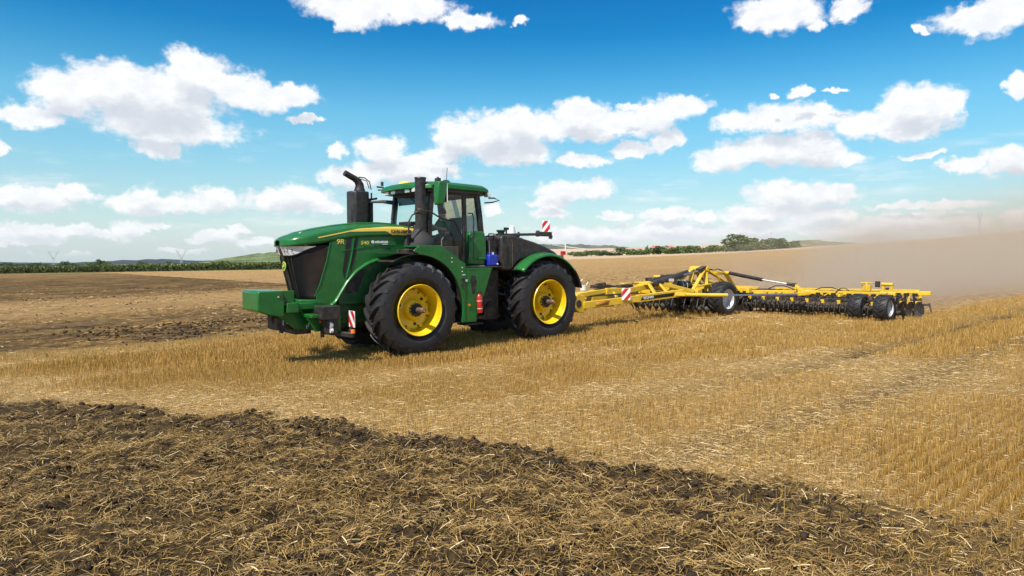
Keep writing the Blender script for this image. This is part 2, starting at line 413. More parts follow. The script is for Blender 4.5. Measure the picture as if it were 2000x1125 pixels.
# ------------------------------------------------------------------ ground
az_c = np.concatenate([np.linspace(-180, -56, 20)[:-1], np.linspace(-56, -48, 8)[:-1], np.linspace(-48, 48, 540), np.linspace(48, 56, 8)[1:], np.linspace(56, 180, 20)[1:-1]])
rr = [0.02, .8, 1.6, 2.4, 3.2]
r_ = 3.6
while r_ < 15: rr.append(r_); r_ *= 1.0062
while r_ < 9000: rr.append(r_); r_ *= 1.021
rr = np.array(rr)
A, RR = np.meshgrid(np.radians(az_c), rr, indexing='ij')
gx = (RR*np.sin(A)).ravel(); gy = (RR*np.cos(A)).ravel()
M_ = masks(gx, gy)
gzv = macro_z(gx, gy)+micro_z(gx, gy, M_)
dist = np.hypot(gx, gy)
def field_end(x, y):
    a = np.degrees(np.arctan2(x, y)); return np.interp(a, [-180, -60, -36.9, -19, 5, 22, 37, 60, 180], [122, 122, 122, 115, 178, 182, 184, 190, 150])
yend = np.hypot(1, 0)*field_end(gx, gy)
radial = gy/np.maximum(np.cos(np.arctan2(gx, np.maximum(gy, .01))), .2)
off_field = sstep(-1.5, 1.5, np.where(gy > 0, gy-yend, dist-yend))
nc, nr = len(az_c), len(rr)
idx = np.arange(nc*nr).reshape(nc, nr)
ii = np.arange(nc); jj = (ii+1) % nc
fs = np.stack([idx[ii][:, :-1], idx[ii][:, 1:], idx[jj][:, 1:], idx[jj][:, :-1]], -1).reshape(-1, 4)[:, ::-1]
near, far, trA, trB, LX, LY = M_
bands = np.interp(-LY, [5, 8, 16, 20, 29, 37, 62, 85, 105, 150], [.7, .8, .75, .35, .12, .92, 1.0, .9, .75, .6])
bands = np.where(LX < -12, np.interp(-LY, [-7, 6, 25, 60], [.18, .22, .25, .18]), bands)
def groundmat():
    m = bpy.data.materials.new('field_ground'); m.use_nodes = True; T = NT(m.node_tree); b = T.n['Principled BSDF']
    tc = T.coord()
    nearA, farA, band, off, trk = [T.attr(k) for k in ('near', 'far', 'band', 'off', 'track')]
    loc = T.node('ShaderNodeVectorRotate', rotation_type='Z_AXIS'); T.put(loc.inputs['Vector'], tc); loc.inputs['Angle'].default_value = -(TH)
    st = T.vm('MULTIPLY', loc.outputs[0], (.35, 2.2, 1))
    nA = T.noise(tc, 40, 6, .7); nB = T.noise(tc, 6, 5, .6); nC = T.noise(st, 1.2, 5, .6); nD = T.noise(tc, .35, 4, .55)
    nE = T.noise(T.vm('MULTIPLY', loc.outputs[0], (.06, .9, 1)), 1.0, 4, .6)
    straw = T.mix(T.ss(nA, .35, .65), (.31, .185, .055), (.62, .41, .155))
    straw = T.mix(T.ss(nB, .3, .7, 0, .5), straw, (.46, .27, .075))
    soil = T.mix(T.ss(nB, .3, .7), (.048, .033, .019), (.10, .068, .034))
    cs = T.m('ADD', T.m('MULTIPLY', nA, .35), T.m('MULTIPLY', nB, .65))
    nearcol = T.mix(T.ss(cs, .42, .60), soil, (.17, .112, .044))
    nF = T.noise(T.vm('MULTIPLY', loc.outputs[0], (.7, 1.3, 1)), 3.2, 8, .74)
    worked = T.mix(T.ss(T.m('ADD', T.m('MULTIPLY', nF, .55), T.m('ADD', T.m('MULTIPLY', nC, .20), T.m('MULTIPLY', nD, .25))), .44, .60), (.034, .022, .009), (.34, .198, .058))
    light = T.mix(T.ss(nF, .38, .60), (.30, .175, .060), (.66, .42, .175))
    f = T.m('ADD', band, T.m('MULTIPLY', T.m('SUBTRACT', nE, .5), 1.0), clamp=True)
    worked = T.mix(f, light, worked)
    straw = T.mix(T.m('MULTIPLY', T.attr('pale'), .6), straw, (.72, .49, .22))
    c = T.mix(farA, straw, worked)
    c = T.mix(T.m('MULTIPLY', trk, .9), c, T.mix(T.ss(nB, .45, .6), (.075, .046, .020), (.30, .19, .075)))
    c = T.mix(nearA, c, nearcol)
    offc = T.mix(T.ss(T.noise(tc, .006, 2), .45, .55), (.50, .38, .22), (.20, .24, .08))
    xs = T.xyz(tc)
    offc = T.mix(T.ss(xs[0], -60, 0), (.24, .28, .09), (.56, .42, .26))
    c = T.mix(off, c, offc)
    T.put(b.inputs['Base Color'], c); b.inputs['Roughness'].default_value = .9; b.inputs['Specular IOR Level'].default_value = .15
    bp = T.node('ShaderNodeBump'); bp.inputs['Strength'].default_value = 1.0; bp.inputs['Distance'].default_value = .08
    T.put(bp.inputs['Height'], T.m('ADD', nA, T.m('MULTIPLY', nB, 1.5))); T.put(b.inputs['Normal'], bp.outputs[0])
    return m
ground = raw('ground', np.c_[gx, gy, gzv], fs, groundmat(), dict(near=near, far=far, band=bands, off=off_field, track=np.maximum(trA, trB*.6), pale=pale_band(gx, gy, LX, LY)*(1-near)*(1-far)), smooth=True)
ground['kind'] = 'structure'

# ------------------------------------------------------------------ straw, stubble, clods
def strawmat(name, c0, c1, c2, transl=.25):
    m = bpy.data.materials.new(name); m.use_nodes = True; T = NT(m.node_tree); b = T.n['Principled BSDF']
    t = T.attr('tone')
    c = T.mix(T.ss(t, 0, .5), c0, c1); c = T.mix(T.ss(t, .55, 1), c, c2)
    T.put(b.inputs['Base Color'], c); b.inputs['Roughness'].default_value = .55; b.inputs['Specular IOR Level'].default_value = .3
    tl = T.node('ShaderNodeBsdfTranslucent'); T.put(tl.inputs[0], c)
    mx = T.node('ShaderNodeMixShader'); mx.inputs[0].default_value = transl
    T.l.new(b.outputs[0], mx.inputs[1]); T.l.new(tl.outputs[0], mx.inputs[2]); T.l.new(mx.outputs[0], T.n['Material Output'].inputs[0]); return m
STUB = strawmat('stubble_stems', (.27, .155, .038), (.61, .38, .102), (.92, .69, .32))
LOOSE = strawmat('loose_straw', (.185, .112, .034), (.50, .325, .112), (.92, .72, .40), .15)
def sample_sector(n, r0, r1, amax=41, power=1.0):
    r = (r0**(2-power)+(r1**(2-power)-r0**(2-power))*rng.random(n))**(1/(2-power)) if power != 2 else r0*np.exp(np.log(r1/r0)*rng.random(n))
    a = np.radians(rng.uniform(-amax, amax, n)); y = r; x = r*np.tan(a)
    return x, y
def stems(x, y, z, hgt, wid, lean, tone, segs=1):
    n = len(x); a = rng.uniform(0, 2*np.pi, n); la = rng.uniform(0, 2*np.pi, n); lr = lean*hgt*rng.random(n)
    dx = np.cos(a)*wid/2; dy = np.sin(a)*wid/2; tx = np.cos(la)*lr; ty = np.sin(la)*lr
    v = np.stack([np.c_[x-dx, y-dy, z-.02], np.c_[x+dx, y+dy, z-.02], np.c_[x+dx*.8+tx, y+dy*.8+ty, z+hgt], np.c_[x-dx*.8+tx, y-dy*.8+ty, z+hgt]], 1)
    return v.reshape(-1, 3), np.arange(4*n).reshape(n, 4), np.repeat(tone, 4)
def lying(x, y, z, ln, wid, tone, tilt=.25, lift=.02):
    n = len(x); a = rng.uniform(0, 2*np.pi, n); t = rng.uniform(-tilt, tilt, n)
    ux, uy, uz = np.cos(a)*np.cos(t)*ln/2, np.sin(a)*np.cos(t)*ln/2, np.sin(t)*ln/2
    b = a+np.pi/2+rng.uniform(-.3, .3, n); wx, wy = np.cos(b)*wid/2, np.sin(b)*wid/2; wz = rng.uniform(-1, 1, n)*wid/2
    z = z+lift*rng.random(n)+np.abs(uz)*.8; sag = ln*rng.uniform(0, .10, n)
    L = np.c_[x-ux, y-uy, z-uz-sag]; Rr = np.c_[x+ux, y+uy, z+uz-sag]; Mi = np.c_[x, y, z]; w3 = np.c_[wx, wy, wz]
    v = np.stack([L-w3, L+w3, Mi-w3, Mi+w3, Rr-w3, Rr+w3], 1).reshape(-1, 3)
    o = np.arange(n)[:, None]*6
    f = np.concatenate([o+np.array([[0, 1, 3, 2]]), o+np.array([[2, 3, 5, 4]])], 0)
    return v, f, np.repeat(tone, 6)
def cat(parts):
    V, F, T_ = [], [], []; o = 0
    for v, f, t in parts: V.append(v); F.append(f+o); T_.append(t); o += len(v)
    return np.concatenate(V), np.concatenate(F), np.concatenate(T_)
def snap_rows(x, y, sp):
    X, Y = to_local(x, y); Y = np.round(Y/sp)*sp+rng.normal(0, sp*.10, len(Y)); return to_world(X, Y)
parts = []
for n, r0, r1, amax, h0, wd, sp in ((330000, 4.4, 14, 42, .095, .0040, .15), (360000, 14, 30, 41, .11, .0075, .16), (120000, 30, 75, 40, .13, .03, .32)):
    x, y = sample_sector(n, r0, r1, amax); x, y = snap_rows(x, y, sp)
    nr_, fa, ta, tb, X, Y = masks(x, y)
    dens = (1-nr_)*(1-fa)*(1-.92*ta)*(1-.9*tb)*(1-.80*pale_band(x, y, X, Y))*np.where(X > -10, .25+.75*sstep(-6.4, -3.0, Y+(fbm(X*.5, Y*.5, 19)-.5)*2.5), 1)
    patch = fbm(x*.45+X*.1, y*.45, 41, 4); pp = sstep(.36, .60, patch)
    rowp = .55+.45*pp
    keep = (rng.random(n) < dens*rowp) & (y < field_end(x, y)-2)
    x, y, pk = x[keep], y[keep], pp[keep]
    z = gz(x, y); hh = h0*(.55+.6*pk)*rng.uniform(.6, 1.25, len(x))*(.6+.4*sstep(-6.2, -2.5, to_local(x, y)[1]))
    parts.append(stems(x, y, z, hh, np.full(len(x), wd)*rng.uniform(.7, 1.4, len(x)), .35, np.clip(rng.normal(.36, .22, len(x))-.10*sstep(8, 13, to_local(x, y)[1]), 0, 1)))
v, f, t = cat(parts)
o = raw('stubble', v, f, STUB, dict(tone=t)); tag(o, 'standing golden straw stubble in rows across the field', 'stubble', kind='stuff')
parts = []
for n, r0, r1, amax, ln, wd, where in ((200000, 4.0, 12.5, 44, .090, .0042, 'near'), (130000, 4.2, 15, 42, .11, .0045, 'band'), (45000, 15, 34, 41, .16, .012, 'band'), (60000, 16, 60, 41, .16, .02, 'far')):
    x, y = sample_sector(n, r0, r1, amax)
    nr_, fa, ta, tb, X, Y = masks(x, y)
    if where == 'near': p = nr_*(.50+.50*sstep(.38, .60, fbm(x*1.7, y*2.6, 51, 5)))*(1-.55*np.exp(-((edge_y(x)-y-.55)/.5)**2)*(x < 3.4))
    elif where == 'band': p = (1-nr_)*(1-fa)*np.clip(.12+.7*tb+.25*sstep(.5, .35, fbm(x*.45+X*.1, y*.45, 41, 4))+.75*pale_band(x, y, X, Y), 0, 1)
    else: p = fa*sstep(.40, .6, fbm(X*.15, Y*.5, 52, 4))*(.3+.7*(1-np.interp(-Y, [5, 8, 16, 19, 30, 36, 62], [.9, .95, .6, .0, .0, .8, .7])))
    keep = rng.random(n) < p; x, y = x[keep], y[keep]; nn = len(x)
    tn = np.clip(rng.normal(.22, .20, nn)+.55*(rng.random(nn) < .06), 0, 1) if where == 'near' else np.clip(rng.normal(.60 if where == 'band' else .36, .25, nn), 0, 1)
    parts.append(lying(x, y, gz(x, y), ln*rng.uniform(.4, 1.6, nn), wd*rng.uniform(.6, 1.3, nn), tn, .45 if where == 'near' else .18, .05 if where == 'near' else .02))
v, f, t = cat(parts)
o = raw('loose_straw', v, f, LOOSE, dict(tone=t)); tag(o, 'loose cut straw lying on soil and between stubble', 'straw', kind='stuff')
def clods(name, x, y, size, mat, label):
    bm = bmesh.new(); bmesh.ops.create_icosphere(bm, subdivisions=1, radius=1.0)
    bv = np.array([q.co[:] for q in bm.verts]); bf = np.array([[q.index for q in fc.verts] for fc in bm.faces]); bm.free()
    n = len(x); k = len(bv)
    jit = 1+rng.normal(0, .22, (n, k, 1)); sc3 = size[:, None, None]*np.stack([rng.uniform(.7, 1.3, n), rng.uniform(.7, 1.3, n), rng.uniform(.5, .9, n)], 1)[:, None, :]
    a = rng.uniform(0, 6.28, n); c, s = np.cos(a)[:, None], np.sin(a)[:, None]
    P = bv[None]*jit*sc3; X = P[..., 0]*c-P[..., 1]*s; Y = P[..., 0]*s+P[..., 1]*c
    V = np.stack([X+x[:, None], Y+y[:, None], P[..., 2]+(gz(x, y)+size*.25)[:, None]], -1).reshape(-1, 3)
    F = (bf[None]+np.arange(n)[:, None, None]*k).reshape(-1, 3)
    o = raw(name, V, F, mat); tag(o, label, 'soil', kind='stuff'); return o
SOILM = pmat('clod_soil', (.050, .035, .022), .95, var=.35, bump=.8, scale=9, spec=.1)
x, y = sample_sector(52000, 4.0, 12.5, 44); nr_ = masks(x, y)[0]
rim_ = np.exp(-((edge_y(x)-y-.45)/.42)**2)*(x < 3.2)
p = nr_*np.clip(.40*sstep(.56, .42, fbm(x*1.6, y*1.6, 51, 4))+.55*rim_*sstep(-6, -2.5, x), 0, 1)
k = rng.random(len(x)) < p; x, y = x[k], y[k]
size = np.clip(rng.lognormal(-4.15, .5, len(x)), .006, .05)*(1+.2*np.exp(-((edge_y(x)-y-.45)/.42)**2))
clods('soil_clods', x, y, size, SOILM, 'dark crumbly soil clods on the freshly worked strip in front')
x, y = sample_sector(60000, 15, 42, 41); m_ = masks(x, y); fa = m_[1]; Yl = m_[5]
k = rng.random(len(x)) < fa*(m_[4] > -9)*np.interp(-Yl, [5, 7, 15, 19, 30, 36], [.45, .5, .35, .04, .04, .3])*sstep(.50, .62, fbm(m_[4]*.22, Yl*.45, 77, 4)); x, y = x[k], y[k]
clods('soil_clods', x, y, np.clip(rng.lognormal(-3.5, .35, len(x)), .015, .06), SOILM, 'dark soil clods on the worked ground beyond the tractor')

# ------------------------------------------------------------------ wheels
def tyre_mesh(rad, hw, rim, nl, lug, name='tyre', sweep=.30, wrap=True):
    mb = MB(); rc = rad-lug
    prof = [(rim-.02, -hw*.62), (rim+.01, -hw*.74), (rim+(rc-rim)*.35, -hw*.98), (rim+(rc-rim)*.62, -hw), (rim+(rc-rim)*.85, -hw*.93), (rc-.012, -hw*.84), (rc, -hw*.55), (rc+.006, 0)]
    prof = prof+[(r, -h) for r, h in prof[-2::-1]]
    mb.lathe(prof, n=72)
    for side in (-1, 1):
        for k in range(nl):
            a0 = 2*math.pi*(k+(.5 if side > 0 else 0))/nl
            ring = []; S = 6
            for j in range(S+1):
                t = j/S
                yy = side*(-.02+(hw*.95+.02)*t) if t < .9 else side*hw*.97
                a = a0+sweep*(t**.85)
                if t <= .82: r = rc-.012*(t > .6); ht = lug*1.0
                else: r = rc-.012-(t-.82)/.18*.085; ht = lug*(.85 if t < 1 else .35)
                w = (.030+.016*t)*(1/rad)*(1.15 if j else .8)
                for da, up in ((-w*1.25, -.02), (-w*.85, ht), (w*.85, ht), (w*1.25, -.02)):
                    q = r+up; ring.append((q*math.cos(a+da), yy, q*math.sin(a+da)))
            fs = [(j*4+i, j*4+i+1, (j+1)*4+i+1, (j+1)*4+i) for j in range(S) for i in range(3)]
            fs += [(0, 1, 2, 3), (S*4+3, S*4+2, S*4+1, S*4)]
            mb.add(ring, fs)
    return mb
def big_wheel(px, parent, side=1):
    w = empty('wheel', (px, side*1.42, 1.0), 0 if side > 0 else math.pi, parent)
    big_tyre().build('tyre', TYREM, w, ang=28)
    rim = MB()
    rim.lathe([(.520, -.02), (.560, -.015), (.572, .005), (.562, .022), (.545, .012), (.528, -.03), (.515, -.07), (.505, -.10), (.498, -.13), (.492, -.20), (.487, -.30), (.482, -.36), (.480, -.40), (.52, -.66), (.535, -.66), (.535, -.60), (.50, -.3), (.52, -.05)], n=64)
    ro = rim.build('rim', YEL, w, ang=30)
    dk = MB()
    dk.lathe([(.480, -.385), (.445, -.375), (.43, -.335), (.37, -.325), (.34, -.335), (.30, -.345), (.255, -.325), (.215, -.235), (.19, -.212), (.175, -.205), (.10, -.205)], n=48)
    dk.build('rim_disc', YEL, w, ang=30)
    lg = MB()
    for k in range(8):
        a = 2*math.pi*(k+.3)/8; ca, sa = math.cos(a), math.sin(a)
        lg.box((.435*ca, -.345, .435*sa), (.10, .05, .09), rot=(0, -a, 0))
    lg.build('rim_clamp_lug', YEL, w, bevel=.012, split=True)
    hb = MB()
    for k in range(8):
        a = 2*math.pi*(k+.3)/8; hb.cyl((.40*math.cos(a+.18), -.34, .40*math.sin(a+.18)), (.40*math.cos(a+.18), -.322, .40*math.sin(a+.18)), .020, n=8)
    for k in range(3):
        a = 2*math.pi*(k+.15)/3; hb.cyl((.34*math.cos(a), -.36, .34*math.sin(a)), (.34*math.cos(a), -.326, .34*math.sin(a)), .040, n=14)
    hb.build('bolt_holes', CAST, w, stuff=True)
    bl = MB()
    for k in range(12):
        a = 2*math.pi*k/12; bl.cyl((.150*math.cos(a), -.20, .150*math.sin(a)), (.150*math.cos(a), -.150, .150*math.sin(a)), .021, n=7)
    bl.cyl((0, -.21, 0), (0, -.165, 0), .118, .105, n=20)
    bl.build('hub_bolts', YEL, w, ang=25, stuff=True)
    ax = MB(); ax.cyl((0, -.5, 0), (0, .13, 0), .062, n=20); ax.cyl((0, .13, 0), (0, .165, 0), .062, .050, n=20)
    ax.cyl((0, -.17, 0), (0, -.13, 0), .085, n=14)
    ax.build('axle_bar', STEEL, w, ang=30)
    MB().cyl((0, .165, 0), (0, .17, 0), .026, n=12).build('axle_bar_mark', ORANGE, w)
    return w
_tm = tyre_mesh(1.065, .37, .56, 21, .075, sweep=.36)
def big_tyre():
    m = MB(); m.v = [(x, y-.355, z) for x, y, z in _tm.v]; m.f = list(_tm.f); return m

# ------------------------------------------------------------------ tractor
TR = empty('tractor', (TO[0], TO[1], 0.02), R(180)+TH)
tag(TR, 'large green articulated tractor with yellow rims pulling the yellow implement', 'tractor')
P_ = lambda mb, name, mat, bevel=0, ang=35, par=None, **k: mb.build(name, mat, par or TR, bevel=bevel, ang=ang, **k)
w0 = big_wheel(1.956, TR)
for px, sd in ((-1.956, 1), (1.956, -1), (-1.956, -1)):
    c = copy_tree(w0, TR); c.location = (px, sd*1.42, 1.0); c.rotation_euler = (0, .13*px, 0 if sd > 0 else math.pi)
# hood
itp = np.interp
hw_ = lambda X: itp(X, [1.6, 2.5, 3.4, 3.9, 4.15, 4.33, 4.46, 4.53, 4.56], [.64, .62, .605, .60, .57, .51, .40, .27, .12])
zt_ = lambda X: itp(X, [1.5, 1.9, 2.3, 2.8, 3.3, 3.8, 4.2, 4.46, 4.56], [2.90, 2.94, 2.96, 2.94, 2.88, 2.79, 2.69, 2.60, 2.53])
zb_ = lambda X: itp(X, [1.5, 1.6, 2.0, 3.0, 3.4, 3.8, 4.2, 4.63], [2.65, 2.65, 2.64, 2.60, 2.55, 2.47, 2.42, 2.385])
def hood_pt(u, v):
    X = 1.55+(4.56-1.55)*(1-(1-u)**1.5); w = hw_(X); zt = zt_(X); zb = zb_(X); H = zt-zb
    prof = [(1.0, 0), (1.0, .35), (.99, .55), (.95, .68), (.85, .77), (.62, .87), (.40, .95), (.2, .985), (0, 1)]
    prof = prof+[(-a, b) for a, b in prof[-2::-1]]
    k = v*(len(prof)-1); i = min(int(k), len(prof)-2); f = k-i
    a = prof[i][0]*(1-f)+prof[i+1][0]*f; b = prof[i][1]*(1-f)+prof[i+1][1]*f
    return (X, w*a, zb+H*b)
hood = P_(MB().grid(hood_pt, 34, 33), 'hood', GREEN, ang=24, solid=.02)
# bonnet crease decks: raised centre panel and black seams
P_(MB().grid(lambda u, v: (2.0+2.2*u, (v-.5)*2*(.34-.10*u), zt_(2.0+2.2*u)+.006-.035*abs(v-.5)**2*4*.5), 16, 5), 'hood_centre_panel', GREEN, ang=30, solid=.02)
# yellow stripe with name
def stripe_pt(u, v):
    X = 3.92-(3.92-1.58)*u
    z0 = itp(X, [1.58, 2.18, 2.32, 3.2, 3.92], [2.662, 2.662, 2.745, 2.715, 2.565]); z1 = itp(X, [1.58, 2.3, 3.0, 3.92], [2.85, 2.845, 2.785, 2.590])
    z = z0+(z1-z0)*v; w = hw_(X); H = zt_(X)-zb_(X); b = (z-zb_(X))/H
    sc_ = itp(b, [0, .35, .55, .68, .77], [1, 1, .99, .95, .85])
    return (X, w*sc_+.006, z)
P_(MB().grid(stripe_pt, 40, 6), 'hood_stripe', STRIPE, ang=60)
def text(body, x, y, z, size, mat, name, tilt=0.0, roll=0.0, ext=.002, facing='L', parent=None, label=None, shear=0, align='LEFT', sx=1.0):
    cu = bpy.data.curves.new('lettering', 'FONT'); cu.body = body; cu.size = size; cu.extrude = ext; cu.shear = shear; cu.align_x = align; cu.offset = size*(.012 if len(body) < 6 else .002)
    to = bpy.data.objects.new('lettering', cu); COL.objects.link(to); bpy.context.view_layer.update()
    me = bpy.data.meshes.new_from_object(to); bpy.data.objects.remove(to); bpy.data.curves.remove(cu)
    if facing == 'L': M = Matrix(((-1, 0, 0), (0, 0, 1), (0, 1, 0))).to_4x4()
    elif facing == 'F': M = Matrix(((0, 0, 1), (1, 0, 0), (0, 1, 0))).to_4x4()
    M = Matrix.Translation((x, y, z)) @ Matrix.Rotation(roll, 4, 'Y') @ Matrix.Rotation(tilt, 4, 'X') @ M @ Matrix.Diagonal((sx, 1, 1, 1))
    me.transform(M); me.materials.clear(); me.materials.append(mat); me.name = name
    o = bpy.data.objects.new(name, me); COL.objects.link(o); o.parent = parent or TR
    if label: o['label'] = label
    return o
text('JOHN DEERE', 2.22, .655, 2.70, .125, BLKD, 'name_lettering', tilt=.06, sx=.74, ext=.006)
text('9R', 3.52, .606, 2.45, .145, STRIPE, 'series_lettering', sx=1.15, shear=.15)
text('540', 2.96, .626, 2.445, .105, STRIPE, 'model_lettering', sx=1.25, shear=.15)
dl = MB().cyl((2.66, .618, 2.50), (2.66, .628, 2.50), .035, n=12)
for i in range(9): dl.rng((2.60-.036*i, .618, 2.475), (2.575-.036*i, .628, 2.475+(.05 if i % 3 else .04)))
dl.rng((2.43, .618, 2.445), (2.29, .628, 2.458)); P_(dl, 'dealer_sticker', WHITED)
# hood side panels
side_poly = [(3.63, 2.51), (3.70, 2.2), (3.86, 1.7), (3.98, 1.36), (3.98, 1.20), (3.72, 1.12), (3.60, 1.20), (3.47, 1.40), (3.33, 1.62), (3.12, 1.84), (2.85, 2.00), (2.55, 2.10), (2.2, 2.15), (1.66, 2.16), (1.66, 2.655), (2.0, 2.645), (3.0, 2.605), (3.4, 2.555)]
for sd in (1, -1):
    P_(MB().prism(side_poly, sd*.555, sd*.598), 'hood_side_panel', GREEN, bevel=.012)
    # arch lip (flare)
    arc = [(3.70, 1.13), (3.58, 1.22), (3.45, 1.42), (3.30, 1.64), (3.10, 1.85), (2.83, 2.02), (2.53, 2.12), (2.2, 2.165), (1.7, 2.17)]
    fl = MB()
    def fl_pt(u, v):
        k = u*(len(arc)-1); i = min(int(k), len(arc)-2); f = k-i
        X = arc[i][0]*(1-f)+arc[i+1][0]*f; Z = arc[i][1]*(1-f)+arc[i+1][1]*f
        return (X-.02*v, sd*(.590+.070*math.sin(v*math.pi*.5)), Z+.055*math.cos(v*math.pi*.5)-.02)
    fl.grid(fl_pt, 26, 7); P_(fl, 'arch_flare', GREEN, solid=.02, ang=40)
    # crease bead lines and dark vents
    vt = MB(); vt.prism([(3.28, 2.565), (3.155, 2.585), (3.215, 2.2), (3.34, 1.70), (3.38, 1.86)], sd*.596, sd*.602)
    vt.prism([(3.06, 2.595), (2.99, 2.60), (3.06, 2.28), (3.19, 1.83), (3.20, 2.1)], sd*.596, sd*.602)
    P_(vt, 'side_vent', BLKD, split=True)
    P_(MB().tube([(3.12, sd*.606, 2.58), (3.13, sd*.612, 2.42), (3.19, sd*.614, 2.1), (3.30, sd*.612, 1.72)], .016), 'vent_bar', GREEN)
    P_(MB().tube([(3.40, sd*.603, 2.30), (3.0, sd*.604, 2.36), (2.5, sd*.604, 2.42), (2.1, sd*.603, 2.44)], .008, n=6), 'panel_crease', GREEN)
    P_(MB().tube([(1.68, sd*.60, 2.17), (1.68, sd*.60, 2.64)], .006, n=4), 'panel_gap', BLKD)
    P_(MB().tube([(3.65, sd*.597, 2.48), (3.74, sd*.600, 2.1), (3.90, sd*.6, 1.6), (3.99, sd*.585, 1.38), (4.03, sd*.53, 1.31), (4.15, sd*.40, 1.28)], .013, n=6), 'grille_trim', GREEN)
# grille
def gr_pt(Y, Z, off=0.0):
    f = itp(Z, [1.28, 1.6, 2.1, 2.42], [4.20, 4.28, 4.41, 4.52]); r = itp(Z, [1.28, 1.5, 2.42], [3.98, 3.92, 3.63]); hwz = .585
    t = min(abs(Y)/hwz, 1)
    return (r+(f-r)*(1-t**3.6)**.72+off, Y*(1+off*.6), Z)
P_(MB().grid(lambda u, v: gr_pt(.585*math.sin((u*2-1)*math.pi/2), 1.28+1.14*v), 41, 14), 'grille', GRILLE, ang=50, solid=.02)
P_(MB().grid(lambda u, v: gr_pt((u*2-1)*(.055+.02*v), 1.30+1.10*v, .022), 5, 14), 'grille_centre_spine', BLACKP, ang=50, solid=.02)
for Yb in (.20, .30, -.20, -.30):
    P_(MB().tube([gr_pt(Yb*(.8+.2*v), 1.32+.84*v, .006) for v in (0, .25, .5, .75, 1)], .009, n=5), 'grille_bar', BLACKP)
for sd in (1, -1):
    def hl(u, v):
        Y = (.075+.475*u); zt = 2.40; zb = 2.20+.195*max(0, (u-.45)/.55)**2.2
        x, y, z = gr_pt(Y, zb+(zt-zb)*v, .018); return (x, sd*y, z)
    hd = P_(MB().grid(hl, 22, 6), 'headlight', LAMP, ang=60)
    for uu in (.26, .42, .60):
        x, y, z = hl(uu, .5)
        P_(MB().lathe([(.030, -.004), (.036, .006), (.030, .010), (.024, .002)], (x+.004, y, z+.0), 'X', n=14), 'lamp_ring', BLKD, par=hd)
    P_(MB().tube([hl(u, 0) for u in np.linspace(0, 1, 14)], .012, n=6), 'headlight_bezel', BLACKP, par=hd)
# leaping-deer badge
def ell(cx, cy, rx, ry, n=20): return [(cx+rx*math.cos(2*math.pi*i/n), cy+ry*math.sin(2*math.pi*i/n)) for i in range(n)]
bx, by, bz = gr_pt(0, 1.98, .045)
bd = P_(MB().prism([(a, b) for a, b in ell(0, 1.98, .088, .098)], bx-.01, bx+.004, 'YZ'), 'badge', pmat('badge_yellow', (.62, .72, .10), .4))
P_(MB().prism(ell(0, 1.98, .068, .078), bx, bx+.008, 'YZ'), 'badge_field', pmat('badge_green', (.02, .12, .03), .4), par=bd)
deer = [(-.05, 1.975), (-.02, 1.995), (.0, 2.0), (.018, 2.02), (.022, 2.045), (.03, 2.025), (.045, 2.02), (.03, 2.008), (.03, 1.99), (.05, 1.975), (.047, 1.968), (.02, 1.978), (-.012, 1.972), (-.03, 1.95), (-.055, 1.935), (-.038, 1.96), (-.052, 1.968)]
P_(MB().prism(deer, bx+.006, bx+.012, 'YZ'), 'badge_deer', pmat('badge_yellow', (.62, .72, .10), .4), par=bd)
# front frame, weight block
P_(MB().prism([(4.30, -.50), (4.40, 0), (4.30, .50), (4.05, .60), (3.7, .60), (3.7, -.60), (4.05, -.60)], 1.17, 1.285, 'XY'), 'front_nose_plate', GREEN, bevel=.02)
ff = MB(); ff.prism([(4.75, 1.15), (4.75, .98), (4.35, .66), (3.55, .60), (3.45, .78), (3.55, 1.17)], .30, .36); ff.prism([(4.75, 1.15), (4.75, .98), (4.35, .66), (3.55, .60), (3.45, .78), (3.55, 1.17)], -.36, -.30)
ff.rng((3.6, -.30, .62), (4.30, .30, .72)); ff.rng((3.5, -.3, 1.08), (4.7, .3, 1.16))
P_(ff, 'front_frame', GREEN, bevel=.012)
fb = MB(); fb.rng((4.38, .37, 1.04), (4.62, .64, 1.24)); fb.rng((3.85, .42, 1.09), (4.40, .60, 1.22)); fb.rng((3.95, .36, .93), (4.25, .95, 1.0))
fb.prism([(4.25, .94), (3.72, .94), (3.72, .62), (4.05, .62)], .62, .70); fb.rng((3.60, .40, .60), (3.75, .95, .93))
P_(fb, 'front_bracket', GREEN, split=True, bevel=.012)
wp = [(5.20, 1.47), (5.20, 1.10), (5.05, 1.03), (4.72, .95), (4.66, .98), (4.66, 1.49), (5.16, 1.50)]
wb = P_(MB().prism(wp, -.32, .60), 'weight_block', GREEN, bevel=.03)
P_(MB().rng((4.66, .30, 1.10), (4.35, .36, 1.48)), 'weight_hanger', GREEN, bevel=.015, par=wb)
hl_ = MB(); hl_.cyl((4.78, .595, 1.36), (4.78, .603, 1.36), .035, n=14); hl_.cyl((4.66, .595, 1.22), (4.66, .603, 1.22), .03, n=14); hl_.cyl((4.66, .595, 1.34), (4.66, .603, 1.34), .022, n=14); hl_.tube([(4.72, .60, 1.47), (4.72, .62, 1.40), (4.70, .62, 1.30)], .008, n=6)
P_(hl_, 'weight_pin_holes', CAST, par=wb)
P_(MB().cyl((4.79, .60, 1.37), (4.79, .615, 1.37), .018, n=8), 'weight_pin', SILVER, par=wb)
ub = MB(); ub.tube([(4.75, .1, .98), (4.72, .1, .82), (4.6, .1, .74), (4.3, .1, .68), (3.6, .1, .60)], .05, n=8); ub.rng((4.50, -.20, .66), (4.72, .34, .93)); ub.rng((4.0, -.35, .55), (4.35, .35, .66))
ub.cyl((4.62, .33, .60), (4.62, .33, .78), .03); ub.cyl((4.60, .20, .60), (4.60, .20, .78), .03)
P_(ub, 'front_hitch', CAST, bevel=.006)
